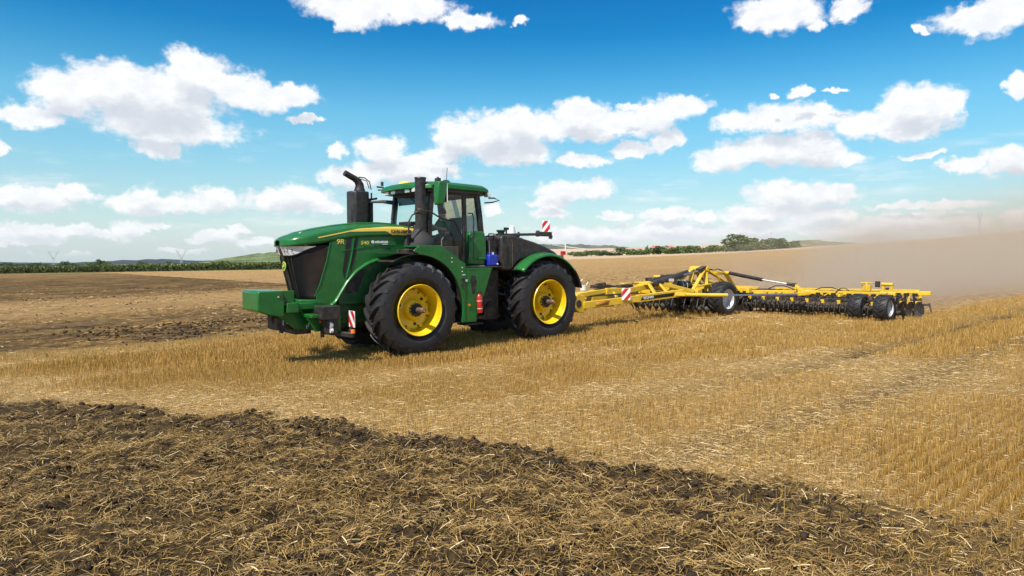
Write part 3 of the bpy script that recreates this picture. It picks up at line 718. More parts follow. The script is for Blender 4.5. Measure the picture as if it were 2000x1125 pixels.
bt = MB()
for (a, b, c) in ((4.60, .345, .86), (4.60, .345, .80), (4.52, .345, .83), (4.10, .365, .70), (4.06, .365, .74), (3.62, .42, .55), (3.57, .42, .55)): bt.cyl((a, b, c-.04), (a, b, c+.04), .014, n=6)
P_(bt, 'frame_bolts', SILVER, stuff=True)
# front lamp carrier (near side): black box, work lamp, marker board
for sd in (1, -1):
    lc = MB(); lc.rng((4.10, sd*.72, .90), (3.72, sd*1.16, 1.17)); lc.rng((3.95, sd*.72, .60), (3.74, sd*1.10, .90)); lc.beam((3.82, sd*.66, .60), (3.50, sd*1.32, .56), .09, .10)
    lc.rng((3.98, sd*.75, .50), (3.90, sd*.80, .66)); lc.beam((3.55, sd*1.2, .6), (3.50, sd*1.22, .75), .06, .05)
    lcc = P_(lc, 'lamp_carrier', BLACKP, bevel=.012)
    P_(MB().cyl((3.86, sd*1.07, .78), (3.93, sd*1.07, .78), .062, .07, n=16), 'work_lamp', LAMP, par=lcc)
    P_(MB().cyl((3.87, sd*1.12, .67), (3.93, sd*1.12, .67), .045, n=12), 'work_lamp', LAMP, par=lcc)
    P_(MB().cyl((4.01, sd*.90, .98), (4.01, sd*.90, .98+.001), .02, n=8), 'lamp_screw', SILVER, stuff=True, par=lcc)
    P_(MB().cyl((3.955, sd*.74, .83), (3.975, sd*.74, .83), .033, n=12), 'marker_lamp', ORANGE, par=lcc)
    P_(MB().cyl((3.50, sd*1.28, .60), (3.50, sd*1.28, .68), .05, .045, n=12), 'indicator_lamp', ORANGE, par=lcc)
def board(cx, y0, y1, z0, z1, parent, sgn, name='warning_board', axis='X', nst=2):
    """white board with red diagonal bars"""
    if axis == 'X': mk = lambda p, d: (cx+d, p[0], p[1])
    b = P_(MB().rng((cx-.012, y0, z0), (cx, y1, z1)), name, WHITED, par=parent, bevel=.004, label='white board with red diagonal stripes')
    w = y1-y0; h = z1-z0; 
    def clip(poly): # clip to rectangle
        for ax, lim, s in ((0, y0+.004, 1), (0, y1-.004, -1), (1, z0+.004, 1), (1, z1-.004, -1)):
            out = []
            for i in range(len(poly)):
                p, q = poly[i], poly[(i+1) % len(poly)]; ip = (p[ax]-lim)*s >= 0; iq = (q[ax]-lim)*s >= 0
                if ip: out.append(p)
                if ip != iq:
                    t = (lim-p[ax])/(q[ax]-p[ax]); out.append((p[0]+(q[0]-p[0])*t, p[1]+(q[1]-p[1])*t))
            poly = out
            if not poly: return poly
        return poly
    r = MB(); sl_ = 1.25*w
    for k in range(-3, 6):
        zc = z0+k*w*1.15+.35*w; a = (y0, zc+(sl_ if sgn > 0 else 0)); c = (y1, zc+(0 if sgn > 0 else sl_))
        pl = clip([a, c, (c[0], c[1]+w*.58), (a[0], a[1]+w*.58)])
        if len(pl) > 2: r.prism(pl, cx, cx+.004, 'YZ')
    r.build('red_stripe', REDREF, b if not isinstance(parent, bpy.types.Object) or parent.type == 'EMPTY' else parent)
    return b
board(3.50, 1.10, 1.36, .72, 1.06, TR, 1); board(3.50, -1.36, -1.10, .72, 1.06, TR, -1)
# chassis + axles
ch = MB(); ch.rng((3.6, -.34, .62), (.55, .34, 1.22)); ch.rng((-.55, -.36, .62), (-2.9, .36, 1.30)); ch.cyl((0, 0, .5), (0, 0, 1.35), .20, n=16)
ch.rng((.6, -.28, .7), (-.6, .28, 1.1)); ch.rng((1.0, -.75, 1.2), (-.4, .75, 1.9))
for px in (1.956, -1.956): ch.cyl((px, -1.3, 1.0), (px, 1.3, 1.0), .15, n=16); ch.rng((px-.3, -.42, .65), (px+.3, .42, 1.35))
ch.rng((-.3, -.8, .60), (-.75, .8, 1.85)); ch.rng((.55, .5, .66), (-.1, 1.1, .74)); ch.rng((3.2, -.5, 1.2), (1.7, .5, 2.45))
P_(ch, 'chassis', CAST, split=True, bevel=.01)
gp = MB(); gp.rng((3.70, .36, .72), (1.2, .40, 1.25)); gp.prism([(3.45, 1.2), (2.75, 1.3), (2.6, 1.9), (3.05, 1.75)], .50, .52); gp.prism([(3.7, 1.15), (3.45, 1.3), (3.1, 1.15), (3.1, .85), (3.7, .8)], .40, .46)
P_(gp, 'engine_frame_plate', GREEN_D, bevel=.008)
gp = MB(); gp.rng((3.45, .50, 1.15), (1.6, .54, 2.16)); P_(gp, 'inner_side_panel', GREEN_D, bevel=.008)
P_(MB().prism([(3.30, 1.38), (3.02, 1.40), (2.80, 1.90), (2.95, 1.93), (3.2, 1.7)], .545, .552), 'inner_panel_window', CAST)
dd = MB()
for i in range(9):
    a = random.uniform(-.5, .2); dd.tube([(a, random.uniform(.4, .9), random.uniform(.8, 1.6)), (a-.5, random.uniform(.3, .9), random.uniform(.8, 1.5)), (a-1.0, random.uniform(.2, .6), random.uniform(.8, 1.4))], .022, n=6)
P_(dd, 'hydraulic_hose', BLACKP, split=True)
# exhaust: flared heat shield + stack
ex = P_(MB().lathe([(.136, 0), (.134, -.04), (.126, -.05), (.126, -.72), (.132, -.73), (.132, -.78), (.126, -.79), (.126, -1.28), (.132, -1.29)], (1.52, .78, 3.98), 'Z', n=28), 'exhaust_stack', BLACKP, ang=30, solid=.01)
P_(MB().lathe([(.138, 0), (.15, -.04), (.23, -.14), (.33, -.24), (.36, -.38), (.34, -.52), (.26, -.58)], (1.55, .78, 2.80), 'Z', n=26), 'exhaust_heat_shield', pmat('matte_heat_shield', (.035, .033, .034), .75, bump=.3), ang=45, par=ex)
P_(MB().lathe([(.146, .02), (.152, .015), (.152, -.015), (.146, -.02)], (1.52, .78, 3.19), 'Z', n=28), 'exhaust_clamp', STEEL, par=ex)
P_(MB().lathe([(.146, .012), (.152, .01), (.152, -.01), (.146, -.012)], (1.52, .78, 2.78), 'Z', n=28), 'exhaust_clamp', STEEL, par=ex)
P_(MB().rng((2.05, .50, 2.24), (1.15, 1.10, 2.34)).rng((1.75, .64, 2.34), (1.60, .70, 2.62)), 'exhaust_bracket', CAST, bevel=.01)
# air cleaner tower on the far side with snorkel
ac = [(2.62, -.46), (2.54, -.37), (2.24, -.37), (2.17, -.43), (2.17, -.72), (2.24, -.78), (2.54, -.78), (2.62, -.70)]
acb = P_(MB().prism(ac, 2.75, 3.70, 'XY'), 'air_cleaner', BLACKP, bevel=.03)
P_(MB().lathe([(.13, -.02), (.13, .04), (.105, .09), (.10, .12)], (2.34, -.58, 3.70), 'Z', n=20), 'air_cleaner_neck', BLACKP, par=acb, ang=50)
P_(MB().tube([(2.34, -.58, 3.76), (2.34, -.58, 3.86), (2.39, -.58, 3.95), (2.48, -.57, 4.0), (2.60, -.56, 4.05), (2.73, -.55, 4.11)], .09, n=14, rs=[.115, .10, .085, .074, .072, .070]), 'snorkel', BLACKP, par=acb, ang=50)
P_(MB().tube([(2.40, -.50, 4.03), (2.25, -.48, 4.02), (2.14, -.46, 3.93), (2.10, -.46, 3.75)], .014, n=6).tube([(2.36, -.56, 4.0), (2.18, -.53, 3.96), (2.13, -.5, 3.78)], .012, n=6), 'snorkel_hose', BLACKP, par=acb)
P_(MB().rng((2.15, -.72, 2.8), (2.07, -.42, 3.45)).cyl((2.1, -.45, 3.5), (2.1, -.45, 3.68), .02).tube([(2.12, -.5, 3.52), (1.9, -.55, 3.56)], .03, n=6), 'air_cleaner_bracket', CAST, par=acb, bevel=.01)
# hood rear small parts
P_(MB().rng((1.70, .10, 2.88), (1.45, .62, 2.98)).rng((1.62, .58, 2.60), (1.50, .68, 2.9)).rng((1.64, .60, 2.38), (1.52, .70, 2.50)), 'cowl_box', BLACKP, bevel=.02)

# cab
cab = P_(MB().rng((1.25, -.80, 1.92), (-.30, .80, 2.02)).rng((1.28, -.78, 2.02), (1.20, .78, 2.42)), 'cab_floor', CAST, bevel=.01)
def bar(*pts, w=.07, d=.07):
    m = MB()
    for a, b in zip(pts[:-1], pts[1:]): m.beam(a, b, w, d, up=(1, 0, 0) if abs(Vector(b).z-Vector(a).z) > .3 else (0, 0, 1))
    return m
for sd in (1, -1):
    P_(bar((1.30, sd*.78, 2.30), (1.30, sd*.80, 3.05), (1.22, sd*.80, 3.74), w=.09, d=.13), 'cab_pillar', BLACKP, bevel=.012)
    P_(bar((.33, sd*.84, 1.96), (.33, sd*.85, 2.9), (.35, sd*.84, 3.72), w=.075, d=.10), 'cab_pillar', BLACKP, bevel=.01)
    P_(bar((-.20, sd*.80, 2.74), (-.14, sd*.81, 3.2), (-.06, sd*.80, 3.72), w=.10, d=.13), 'cab_pillar', BLACKP, bevel=.01)
    P_(bar((1.28, sd*.82, 3.68), (.33, sd*.85, 3.68), (-.08, sd*.80, 3.66), w=.07, d=.12), 'cab_top_rail', BLACKP, bevel=.01)
    P_(bar((1.28, sd*.80, 2.03), (.33, sd*.84, 2.0), w=.06, d=.08), 'cab_sill', BLACKP, bevel=.01)
P_(bar((1.24, -.8, 3.68), (1.24, .8, 3.68), w=.09, d=.14), 'cab_front_rail', BLACKP, bevel=.01)
P_(bar((-.10, -.8, 3.66), (-.10, .8, 3.66), w=.09, d=.12).rng((-.16, -.76, 2.02), (-.24, .76, 2.75)), 'cab_rear_frame', BLACKP, bevel=.01)
def pane(pts, name):
    m = MB(); m.add(pts, [tuple(range(len(pts)))]); return P_(m, name, GLASS, ang=180)
pane([(1.335, -.76, 2.42), (1.335, .76, 2.42), (1.33, .77, 3.05), (1.25, .77, 3.64), (1.25, -.77, 3.64), (1.33, -.77, 3.05)], 'windscreen')
for sd in (1, -1):
    pane([(1.27, sd*.81, 2.08), (.38, sd*.86, 2.05), (.38, sd*.86, 3.62), (1.20, sd*.82, 3.62)], 'door_window')
    pane([(.28, sd*.855, 2.4), (-.14, sd*.83, 2.76), (-.05, sd*.82, 3.6), (.30, sd*.855, 3.62)], 'rear_quarter_window')
pane([(-.24, -.74, 2.76), (-.24, .74, 2.76), (-.10, .74, 3.60), (-.10, -.74, 3.60)], 'rear_window')
# roof
def roofz(X, Y): return 3.93-.035*abs(Y)**2-.05*max(0, (X-.9))-.07*max(0, -X)-.10*max(0, -(X+.15))
rp = [(1.62, -.86), (1.66, -.5), (1.68, 0), (1.64, .5), (1.50, .86), (1.36, 1.0), (.9, 1.03), (-.20, 1.0), (-.38, .90), (-.50, .6), (-.52, 0), (-.50, -.6), (-.38, -.9), (-.2, -1.0), (.9, -1.03), (1.36, -1.0)]
rf = MB(); n = len(rp); rings = []
for (sx_, dz) in ((.99, -.150), (1.0, -.135), (.985, -.055), (.93, -.01), (.78, .012), (.40, .03)):
    rings.append([((x-.55)*sx_+.55, y*sx_, roofz(x*sx_, y*sx_)+dz) for x, y in rp])
rf.v = [p for r in rings for p in r]
for i in range(len(rings)-1):
    for k in range(n): rf.f.append((i*n+k, i*n+(k+1) % n, (i+1)*n+(k+1) % n, (i+1)*n+k))
rf.f.append(tuple(range(n-1, -1, -1))); rf.f.append(tuple(range((len(rings)-1)*n, len(rings)*n)))
roof = P_(rf, 'cab_roof', GREEN, ang=30, bevel=.01)
P_(MB().prism([((x-.55)*.93+.55, y*.93) for x, y in rp], 3.66, 3.775, 'XY'), 'roof_lining', BLACKP, bevel=.01, par=roof)
rl = MB()
for Yc in (-.62, -.32, .32, .62): rl.rng((1.60, Yc-.10, 3.66), (1.52, Yc+.10, 3.75))
P_(rl, 'roof_lamp', LAMP, split=True, par=roof, bevel=.01)
P_(MB().rng((1.30, .92, 3.72), (1.0, 1.0, 3.79)), 'roof_side_lamp', LAMP, par=roof, bevel=.01)
P_(MB().rng((-.40, .80, 3.62), (-.30, .95, 3.72)), 'roof_rear_lamp', LAMP, par=roof, bevel=.01)
P_(MB().lathe([(.0, .10), (.10, .09), (.17, .05), (.19, 0)], (1.25, -.30, 3.90), 'Z', n=20), 'satellite_receiver', STRIPE, par=roof, ang=50)
P_(MB().lathe([(.0, .10), (.06, .09), (.11, .05), (.13, 0)], (.52, .35, 3.93), 'Z', n=18), 'antenna_base', BLACKP, par=roof, ang=50)
P_(MB().cyl((.50, .35, 4.0), (.48, .36, 4.32), .007, n=5), 'antenna', BLKD, par=roof)
P_(MB().rng((.98, .55, 3.92), (.88, .68, 4.02)).cyl((.93, .615, 3.9), (.93, .615, 4.05), .028, n=8), 'roof_beacon_stub', BLACKP, par=roof, bevel=.01)
P_(MB().cyl((1.58, -.86, 3.90), (1.58, -.86, 4.0), .035, n=8).beam((1.55, -.84, 3.86), (1.68, -.95, 3.88), .03, .04).beam((1.55, -.84, 3.80), (1.66, -.93, 3.80), .03, .03), 'roof_camera', BLACKP, par=roof)
P_(MB().tube([(-.40, .85, 3.60), (-.50, .95, 3.60), (-.62, 1.0, 3.55), (-.50, .9, 3.50), (-.30, .82, 3.48)], .018, n=6), 'rear_grab_loop', BLACKP)
# wipers
P_(MB().tube([(1.40, .1, 3.60), (1.42, .35, 3.45), (1.38, .62, 3.30)], .012, n=5).tube([(1.40, .2, 3.62), (1.42, .45, 3.42)], .008, n=5), 'wiper', BLKD)
# mirror (near side): green back, black face rear
mr = P_(MB().prism([(1.44, 3.86), (1.20, 3.87), (1.22, 3.62), (1.30, 3.34), (1.45, 3.33), (1.47, 3.6)], 1.22, 1.42), 'mirror', GREEN, bevel=.03)
P_(MB().rng((1.195, 1.24, 3.40), (1.215, 1.40, 3.82)), 'mirror_glass', MIRR, par=mr)
P_(MB().tube([(1.28, .85, 3.74), (1.32, 1.05, 3.80), (1.32, 1.25, 3.80)], .022, n=6), 'mirror_arm', BLACKP)
mr = P_(MB().prism([(1.75, 3.62), (1.66, 3.62), (1.66, 3.42), (1.75, 3.42)], -1.45, -1.25), 'mirror', BLACKP, bevel=.02)
P_(MB().tube([(1.26, -.82, 3.50), (1.5, -1.0, 3.53), (1.7, -1.28, 3.52)], .045, n=6, rs=[.06, .04, .025]), 'mirror_arm', BLACKP)
# hand rails
P_(MB().tube([(1.96, .98, 2.70), (1.97, 1.0, 2.95), (1.88, 1.0, 3.10), (1.68, 1.0, 3.20), (1.40, 1.0, 3.20), (1.20, 1.0, 3.10), (1.05, 1.05, 3.03), (.80, 1.08, 3.00), (.72, 1.08, 2.90), (.52, 1.06, 2.60), (.52, 1.04, 2.1)], .019, n=8), 'handrail', BLACKP, ang=60)
P_(MB().tube([(1.96, .98, 2.70), (1.90, .90, 2.60), (1.88, .85, 2.45)], .05, n=8), 'handrail_foot', BLACKP)
P_(MB().tube([(.30, .95, 3.20), (.20, 1.0, 3.20), (.17, 1.0, 3.10), (.17, 1.0, 2.75), (.25, 1.0, 2.55)], .018, n=8), 'handrail', BLACKP, ang=60)
P_(MB().tube([(1.0, .93, 2.62), (1.06, .95, 2.55), (1.06, .95, 2.35), (.96, .95, 2.22)], .012, n=6), 'handrail', INT)
# inside the cab
st_ = P_(MB().rng((.55, -.27, 2.42), (-.02, .27, 2.56)).prism([(.02, 2.5), (-.10, 3.12), (.02, 3.15), (.14, 2.56)], -.25, .25), 'seat', SEATM, bevel=.04)
P_(MB().rng((.45, .30, 2.56), (.0, .40, 2.66)).rng((.45, -.52, 2.56), (.0, -.30, 2.68)).tube([(.45, -.42, 2.68), (.5, -.42, 2.85)], .03), 'armrest', SEATM, bevel=.02, par=st_)
P_(MB().rng((.40, -.2, 2.02), (.0, .2, 2.42)), 'seat_pedestal', INT, bevel=.02, par=st_)
P_(MB().rng((1.24, -.30, 2.1), (1.0, .30, 2.82)).beam((1.1, 0, 2.6), (.92, 0, 2.92), .10, .10), 'dashboard', INT, bevel=.03)
swm = MB(); Mx = Matrix.Translation((.88, 0, 2.98)) @ Matrix.Rotation(R(-38), 4, 'Y')
sw = MB().lathe([(.205, -.015), (.22, 0), (.205, .015), (.19, 0)], axis='Z', n=24, closed=True); sw.box((0, 0, -.01), (.38, .04, .02)); sw.cyl((0, 0, -.06), (0, 0, .02), .05)
sw.v = [tuple(Mx @ Vector(p)) for p in sw.v]; P_(sw, 'steering_wheel', BLACKP)
P_(MB().rng((.70, -.74, 2.02), (.05, -.56, 2.60)).rng((1.0, .62, 2.02), (.40, .74, 2.42)).rng((-.12, -.7, 2.02), (-.2, .7, 2.7)), 'cab_trim', INT, split=True, bevel=.03)
P_(MB().rng((.72, -.55, 2.85), (.68, -.28, 3.10)).tube([(.7, -.42, 2.85), (.5, -.42, 2.7)], .015), 'monitor', BLACKP, bevel=.01)
P_(MB().add([(1.18, -.74, 3.42), (1.18, .74, 3.42), (1.20, .74, 3.62), (1.20, -.74, 3.62)], [(0, 1, 2, 3)]), 'sun_blind', pmat('sun_blind_film', (.16, .19, .20), .6), solid=.006)
# green rear cab locker
gl_ = P_(MB().prism([(.30, 2.72), (.28, 2.20), (.32, 1.98), (-.16, 1.96), (-.22, 2.10), (-.18, 2.74), (-.10, 2.78), (.22, 2.77)], .72, 1.0), 'side_locker', GREEN, bevel=.03)
P_(MB().prism([(.16, 2.56), (.10, 2.60), (-.19, 2.60), (-.20, 2.12), (.18, 2.10)], 1.0, 1.015), 'locker_panel', GREEN, par=gl_, bevel=.008)
P_(MB().rng((.05, 1.012, 2.10), (-.16, 1.06, 2.15)), 'locker_step', GREEN, par=gl_, bevel=.01)
P_(MB().rng((.28, .75, 1.885), (-.14, 1.04, 1.955)), 'locker_base', INT, bevel=.01, par=gl_)
# near front fender / step structure
def arcpts(cx, cz, r, a0, a1, n): return [(cx+r*math.cos(R(a0+(a1-a0)*i/n)), cz+r*math.sin(R(a0+(a1-a0)*i/n))) for i in range(n+1)]
inner = arcpts(1.956, 1.0, 1.22, 92, 197, 16)
for sd in (1, -1):
    y0, y1 = (1.30, 1.345) if sd > 0 else (-1.345, -1.30)
    poly = [(2.06, 2.30), (1.92, 2.42), (1.36, 2.43), (.655, 2.0), (.655, .64)]+[(x, z) for x, z in inner[::-1]]
    fd = P_(MB().prism(poly, y0, y1), 'front_fender_plate', GREEN, bevel=.01)
    P_(MB().prism([(1.92, 2.42), (1.36, 2.43), (1.36, 2.40), (1.92, 2.39)], sd*.70, y0 if sd > 0 else y1), 'fender_top', GREEN, par=fd, bevel=.004)
    P_(MB().prism([(1.36, 2.425), (.66, 1.995), (.66, 1.97), (1.36, 2.395)], sd*.95, y0 if sd > 0 else y1), 'fender_slope', GREEN, par=fd)
    lin = MB()
    o_ = arcpts(1.956, 1.0, 1.235, 60, 197, 20); i_ = arcpts(1.956, 1.0, 1.215, 60, 197, 20)
    lin.prism(o_+i_[::-1], sd*.62, sd*1.30); P_(lin, 'fender_liner', BLACKP, par=fd)
    P_(MB().rng((2.62, sd*.62, 2.235), (2.05, sd*1.32, 2.262)), 'fender_shelf', BLACKP, par=fd, bevel=.005)
    bo = MB()
    for (bx_, bz_) in ((1.05, 2.14), (1.05, 2.05), (.76, 1.92), (.76, 1.83), (.735, 1.75), (.665+.02, 1.75)): bo.cyl((bx_, sd*1.345, bz_), (bx_, sd*1.353, bz_), .014, n=8)
    P_(bo, 'fender_bolts', WHITE, stuff=True, par=fd)
    bo = MB()
    for (bx_, bz_) in ((1.86, 2.32), (1.78, 2.31), (1.64, 2.32), (1.56, 2.32), (1.38, 2.25), (1.30, 2.24), (1.10, 2.12), (.95, 1.98), (.90, 1.9), (.84, 1.75), (.80, 1.5), (.78, 1.3), (.72, 1.1), (.70, .9), (1.2, 2.2), (1.45, 2.3)): bo.cyl((bx_, sd*1.344, bz_), (bx_, sd*1.348, bz_), .009, n=6)
    P_(bo, 'fender_holes', BLKD, stuff=True, par=fd)
    P_(MB().rng((.78, sd*1.345, 1.50), (.70, sd*1.37, 1.68)).tube([(.78, sd*1.36, 1.50), (.72, sd*1.37, 1.42), (.70, sd*1.36, 1.46)], .008, n=5), 'fender_latch', CAST, par=fd, bevel=.006)
    P_(MB().rng((.672, sd*1.345, 1.59), (.615, sd*1.352, 1.64)), 'fender_sticker', WHITED, par=fd)
    P_(MB().cyl((.56, sd*1.345, 1.04), (.56, sd*1.36, 1.04), .03, n=14), 'side_marker', ORANGE, par=fd)
    sp = P_(MB().prism([(.648, 1.88), (-.12, 1.86), (.18, 1.1), (.34, .74), (.34, .64), (.648, .64)], sd*1.26, sd*1.335), 'step_panel', GREEN, bevel=.01)
    P_(MB().rng((.64, sd*1.0, 1.86), (-.13, sd*1.34, 1.90)), 'step_top', GREEN, par=sp, bevel=.006)
    P_(MB().prism([(.50, 1.72), (.38, 1.72), (.33, 1.60), (.40, 1.30), (.47, 1.30), (.52, 1.6)], sd*1.334, sd*1.341), 'step_slot', CAST, par=sp, bevel=.004)
    P_(MB().prism([(.34, 1.86), (-.10, 1.86), (.14, 1.2), (.30, .95)], sd*1.334, sd*1.342), 'step_panel_door', GREEN, par=sp, bevel=.006)
stp = MB()
for k, z in enumerate((.55, .85)): stp.rng((.60, .9+.02*k, z), (.05, 1.22, z+.04))
stp.beam((.3, .95, .5), (.3, .95, 1.3), .05, .05)
P_(stp, 'ladder_step', CAST, split=True, bevel=.006)
P_(MB().rng((.62, .75, 1.90), (-.62, 1.18, 1.935)), 'side_platform', CAST, bevel=.006)
# rear body (fuel tank) + rear fenders
tank = [(-.62, 1.84), (-.62, 2.66), (-.72, 2.70), (-1.02, 2.695), (-1.35, 2.62), (-1.75, 2.53), (-2.1, 2.43), (-2.45, 2.29), (-2.72, 2.10), (-2.86, 1.93), (-2.86, 1.75), (-2.3, 2.12), (-1.7, 2.18), (-1.2, 2.05), (-.93, 1.80)]
def tk(y0, y1): return MB().prism(tank, y0, y1)
for sd in (1, -1):
    tb_ = P_(tk(sd*.30, sd*1.08), 'fuel_tank', BLACKP, bevel=.05)
    P_(MB().prism([(-.78, 2.38), (-.83, 2.43), (-.88, 2.38), (-.90, 1.95), (-.80, 1.95)], sd*1.078, sd*1.084), 'tank_slot', BLKD, par=tb_)
    P_(MB().tube([(-.98, sd*1.083, 1.90), (-.98, sd*1.085, 2.5), (-.94, sd*1.06, 2.66)], .008, n=6), 'tank_seam', STEEL, par=tb_)
    fo = arcpts(-1.956, .98, 1.30, 138, 20, 22); fi = arcpts(-1.956, .98, 1.19, 136, 20, 22)
    P_(MB().prism(arcpts(-1.956, .98, 1.30, 138, 62, 16)[::1]+arcpts(-1.956, .98, 1.18, 138, 62, 16)[::-1], sd*1.08, sd*1.44) if False else MB().grid(lambda u, v: ((-1.956)+(1.29-.10*v**2)*math.cos(R(42+96*u)), sd*(1.12+.31*math.sin(v*1.57)), .98+(1.29-.10*v**2)*math.sin(R(42+96*u))), 30, 8), 'rear_fender', GREEN, solid=.02, ang=50)
    P_(MB().grid(lambda u, v: (-1.956+(1.30-.05*v**2)*math.cos(R(138+26*u)), sd*(.9+.5*v), .98+(1.30-.05*v**2)*math.sin(R(138+26*u))), 8, 6).grid(lambda u, v: (-1.956+(1.27)*math.cos(R(42+122*u)), sd*(.5+.65*v), .98+(1.27)*math.sin(R(42+122*u))), 30, 2), 'rear_fender_flap', BLACKP, solid=.03)
P_(MB().rng((-.62, -.30, 2.60), (-2.0, .30, 2.66)).rng((-.60, -.95, 1.9), (-.30, .95, 2.64)).rng((-.30, .1, 1.96), (-.62, .70, 2.66)), 'rear_deck', BLACKP, split=True, bevel=.02)
P_(MB().rng((-2.1, -.3, 1.3), (-2.9, .3, 2.2)).beam((-2.8, 0, .75), (-4.0, 0, .72), .18, .10).rng((-2.9, -.45, .9), (-3.2, .45, 1.5)), 'rear_hitch', CAST, bevel=.01)
P_(MB().rng((-.74, .78, 2.66), (-.86, .92, 2.80)).rng((-.72, .76, 2.78), (-.88, .94, 2.83)), 'tank_filler', pmat('dark_green_plastic', (.015, .04, .03), .5), bevel=.012)
P_(MB().cyl((-1.08, .72, 2.66), (-1.08, .72, 2.86), .018).rng((-1.02, .68, 2.84), (-1.14, .76, 2.90)), 'rear_mast_stub', BLACKP, bevel=.006)
P_(MB().tube([(-.26, 1.0, 2.66), (-.27, 1.05, 2.72), (-.42, 1.05, 2.72), (-.44, 1.0, 2.55)], .018, n=6), 'handrail', BLACKP)
P_(MB().lathe([(.13, 0), (.065, .27), (.03, .30), (0, .30)], (-1.62, .30, 2.68), 'Z', n=20), 'pale_cone_stand_in', pmat('pale_cone_white', (.70, .74, .77), .6))  # pale cone added for a faint ghost shape, not a known tractor part
P_(MB().tube([(-2.72, 1.06, 2.14), (-2.75, 1.08, 2.24)], .012, n=5).rng((-2.71, 1.02, 2.20), (-2.80, 1.12, 2.30)), 'rear_lamp', REDREF)
# toolbar with rear warning board
ta_ = MB().beam((-1.1, .25, 2.72), (-2.05, .85, 2.74), .07, .07).beam((-2.0, .82, 2.755), (-2.38, 1.02, 2.74), .10, .12).rng((-2.02, .80, 2.68), (-2.07, .90, 2.84)).beam((-2.33, .98, 2.68), (-2.40, 1.02, 2.66), .10, .10)
P_(ta_, 'rear_marker_arm', BLACKP, bevel=.01)
P_(MB().cyl((-1.62, .57, 2.64), (-1.62, .57, 2.80), .03, n=8).cyl((-1.50, .50, 2.6), (-1.60, .56, 2.72), .03, n=8), 'marker_arm_pivot', CAST)
bb = board(0, -.11, .11, 0, .30, TR, -1, name='warning_board')
bb.location = (-2.22, .98, 2.80); bb.rotation_euler = (0, 0, R(25))

# things carried by the tractor
fe = empty('fire_extinguisher', (0, 0, 0)); tag(fe, 'red fire extinguisher strapped to the green step panel', 'fire extinguisher')
wx, wy = to_world(.28, 1.40); fe.location = (wx, wy, .86); fe.rotation_euler = (0, R(4), R(180)+TH)
MB().lathe([(0, 0), (.055, .005), (.065, .03), (.065, .38), (.055, .42), (.02, .45), (.02, .47)], axis='Z', n=18).build('bottle', RED, fe, ang=50)
MB().rng((-.05, -.015, .465), (.03, .015, .49)).rng((-.07, -.012, .50), (.03, .012, .515)).build('valve', CAST, fe)
MB().lathe([(.068, .10), (.068, .12)], axis='Z', n=18).lathe([(.068, .28), (.068, .30)], axis='Z', n=18).rng((-.02, -.10, .09), (.02, -.05, .31)).build('strap', SILVER, fe, solid=.004)
MB().tube([(-.02, .02, .48), (-.09, .03, .42), (-.085, .03, .2), (-.075, .03, .12)], .010, n=6).build('hose', BLACKP, fe)
cn = empty('canister', (0, 0, 0)); tag(cn, 'blue plastic canister standing on the side platform behind the cab', 'canister')
wx, wy = to_world(-.36, 1.0); cn.location = (wx, wy, 1.955); cn.rotation_euler = (0, 0, R(180)+TH)
MB().rng((-.15, -.12, 0), (.15, .12, .28)).build('canister_body', BLUE, cn, bevel=.035)
MB().cyl((-.06, 0, .28), (-.06, 0, .34), .03, .022, n=12).build('cap', WHITE, cn)
MB().tube([(.10, 0, .27), (.08, 0, .32), (0, 0, .32), (-.02, 0, .27)], .014, n=6).build('handle', BLUE, cn)
MB().cyl((-.10, .12, .05), (-.10, .15, .05), .018, n=8).build('tap', WHITE, cn)
MB().cyl((.08, .05, .28), (.09, .05, .62), .008, n=5).build('dip_rod', INT, cn)

# driver
def skin_obj(name, verts, edges, radii, mat, parent, lv=2):
    me = bpy.data.meshes.new(name); me.from_pydata(verts, edges, []); me.update()
    o = bpy.data.objects.new(name, me); COL.objects.link(o); o.parent = parent
    o.modifiers.new('Skin', 'SKIN'); me.skin_vertices.new(name='') if hasattr(me.skin_vertices, 'new') and not me.skin_vertices else None
    for i, r in enumerate(radii): me.skin_vertices[0].data[i].radius = (r, r) if not isinstance(r, tuple) else r
    me.skin_vertices[0].data[0].use_root = True
    s = o.modifiers.new('Sub', 'SUBSURF'); s.levels = lv; s.render_levels = lv
    me.materials.append(mat); return o
pe = empty('person', (0, 0, 0)); wx, wy = to_world(.34, .04); pe.location = (wx, wy, 2.56); pe.rotation_euler = (0, 0, R(180)+TH)
tag(pe, 'driver in a green shirt seated in the cab holding the steering wheel', 'person')
bv = [(0, 0, .09), (.03, 0, .30), (.05, 0, .50), (.06, 0, .57), (.08, 0, .66), (.09, 0, .75),
      (.03, .19, .48), (.16, .27, .28), (.42, .20, .34), (.52, .16, .40),
      (.03, -.19, .48), (.16, -.27, .28), (.42, -.20, .34), (.52, -.16, .40),
      (.05, .10, .06), (.50, .14, .08), (.58, .14, -.30), (.68, .14, -.37),
      (.05, -.10, .06), (.50, -.14, .08), (.58, -.14, -.30), (.68, -.14, -.37)]
be = [(0, 1), (1, 2), (2, 3), (3, 4), (4, 5), (2, 6), (6, 7), (7, 8), (8, 9), (2, 10), (10, 11), (11, 12), (12, 13), (0, 14), (14, 15), (15, 16), (16, 17), (0, 18), (18, 19), (19, 20), (20, 21)]
br = [(.13, .15), (.12, .14), .11, .055, .085, .08, .055, .042, .035, .035, .055, .042, .035, .035, .08, .065, .045, .04, .08, .065, .045, .04]
skin_obj('body', bv, be, br, SKIN, pe)
skin_obj('shirt', [bv[i] for i in (0, 1, 2, 6, 7, 10, 11)], [(0, 1), (1, 2), (2, 3), (3, 4), (2, 5), (5, 6)], [(.15, .17), (.145, .175), .13, .085, .065, .085, .065], SHIRT, pe)
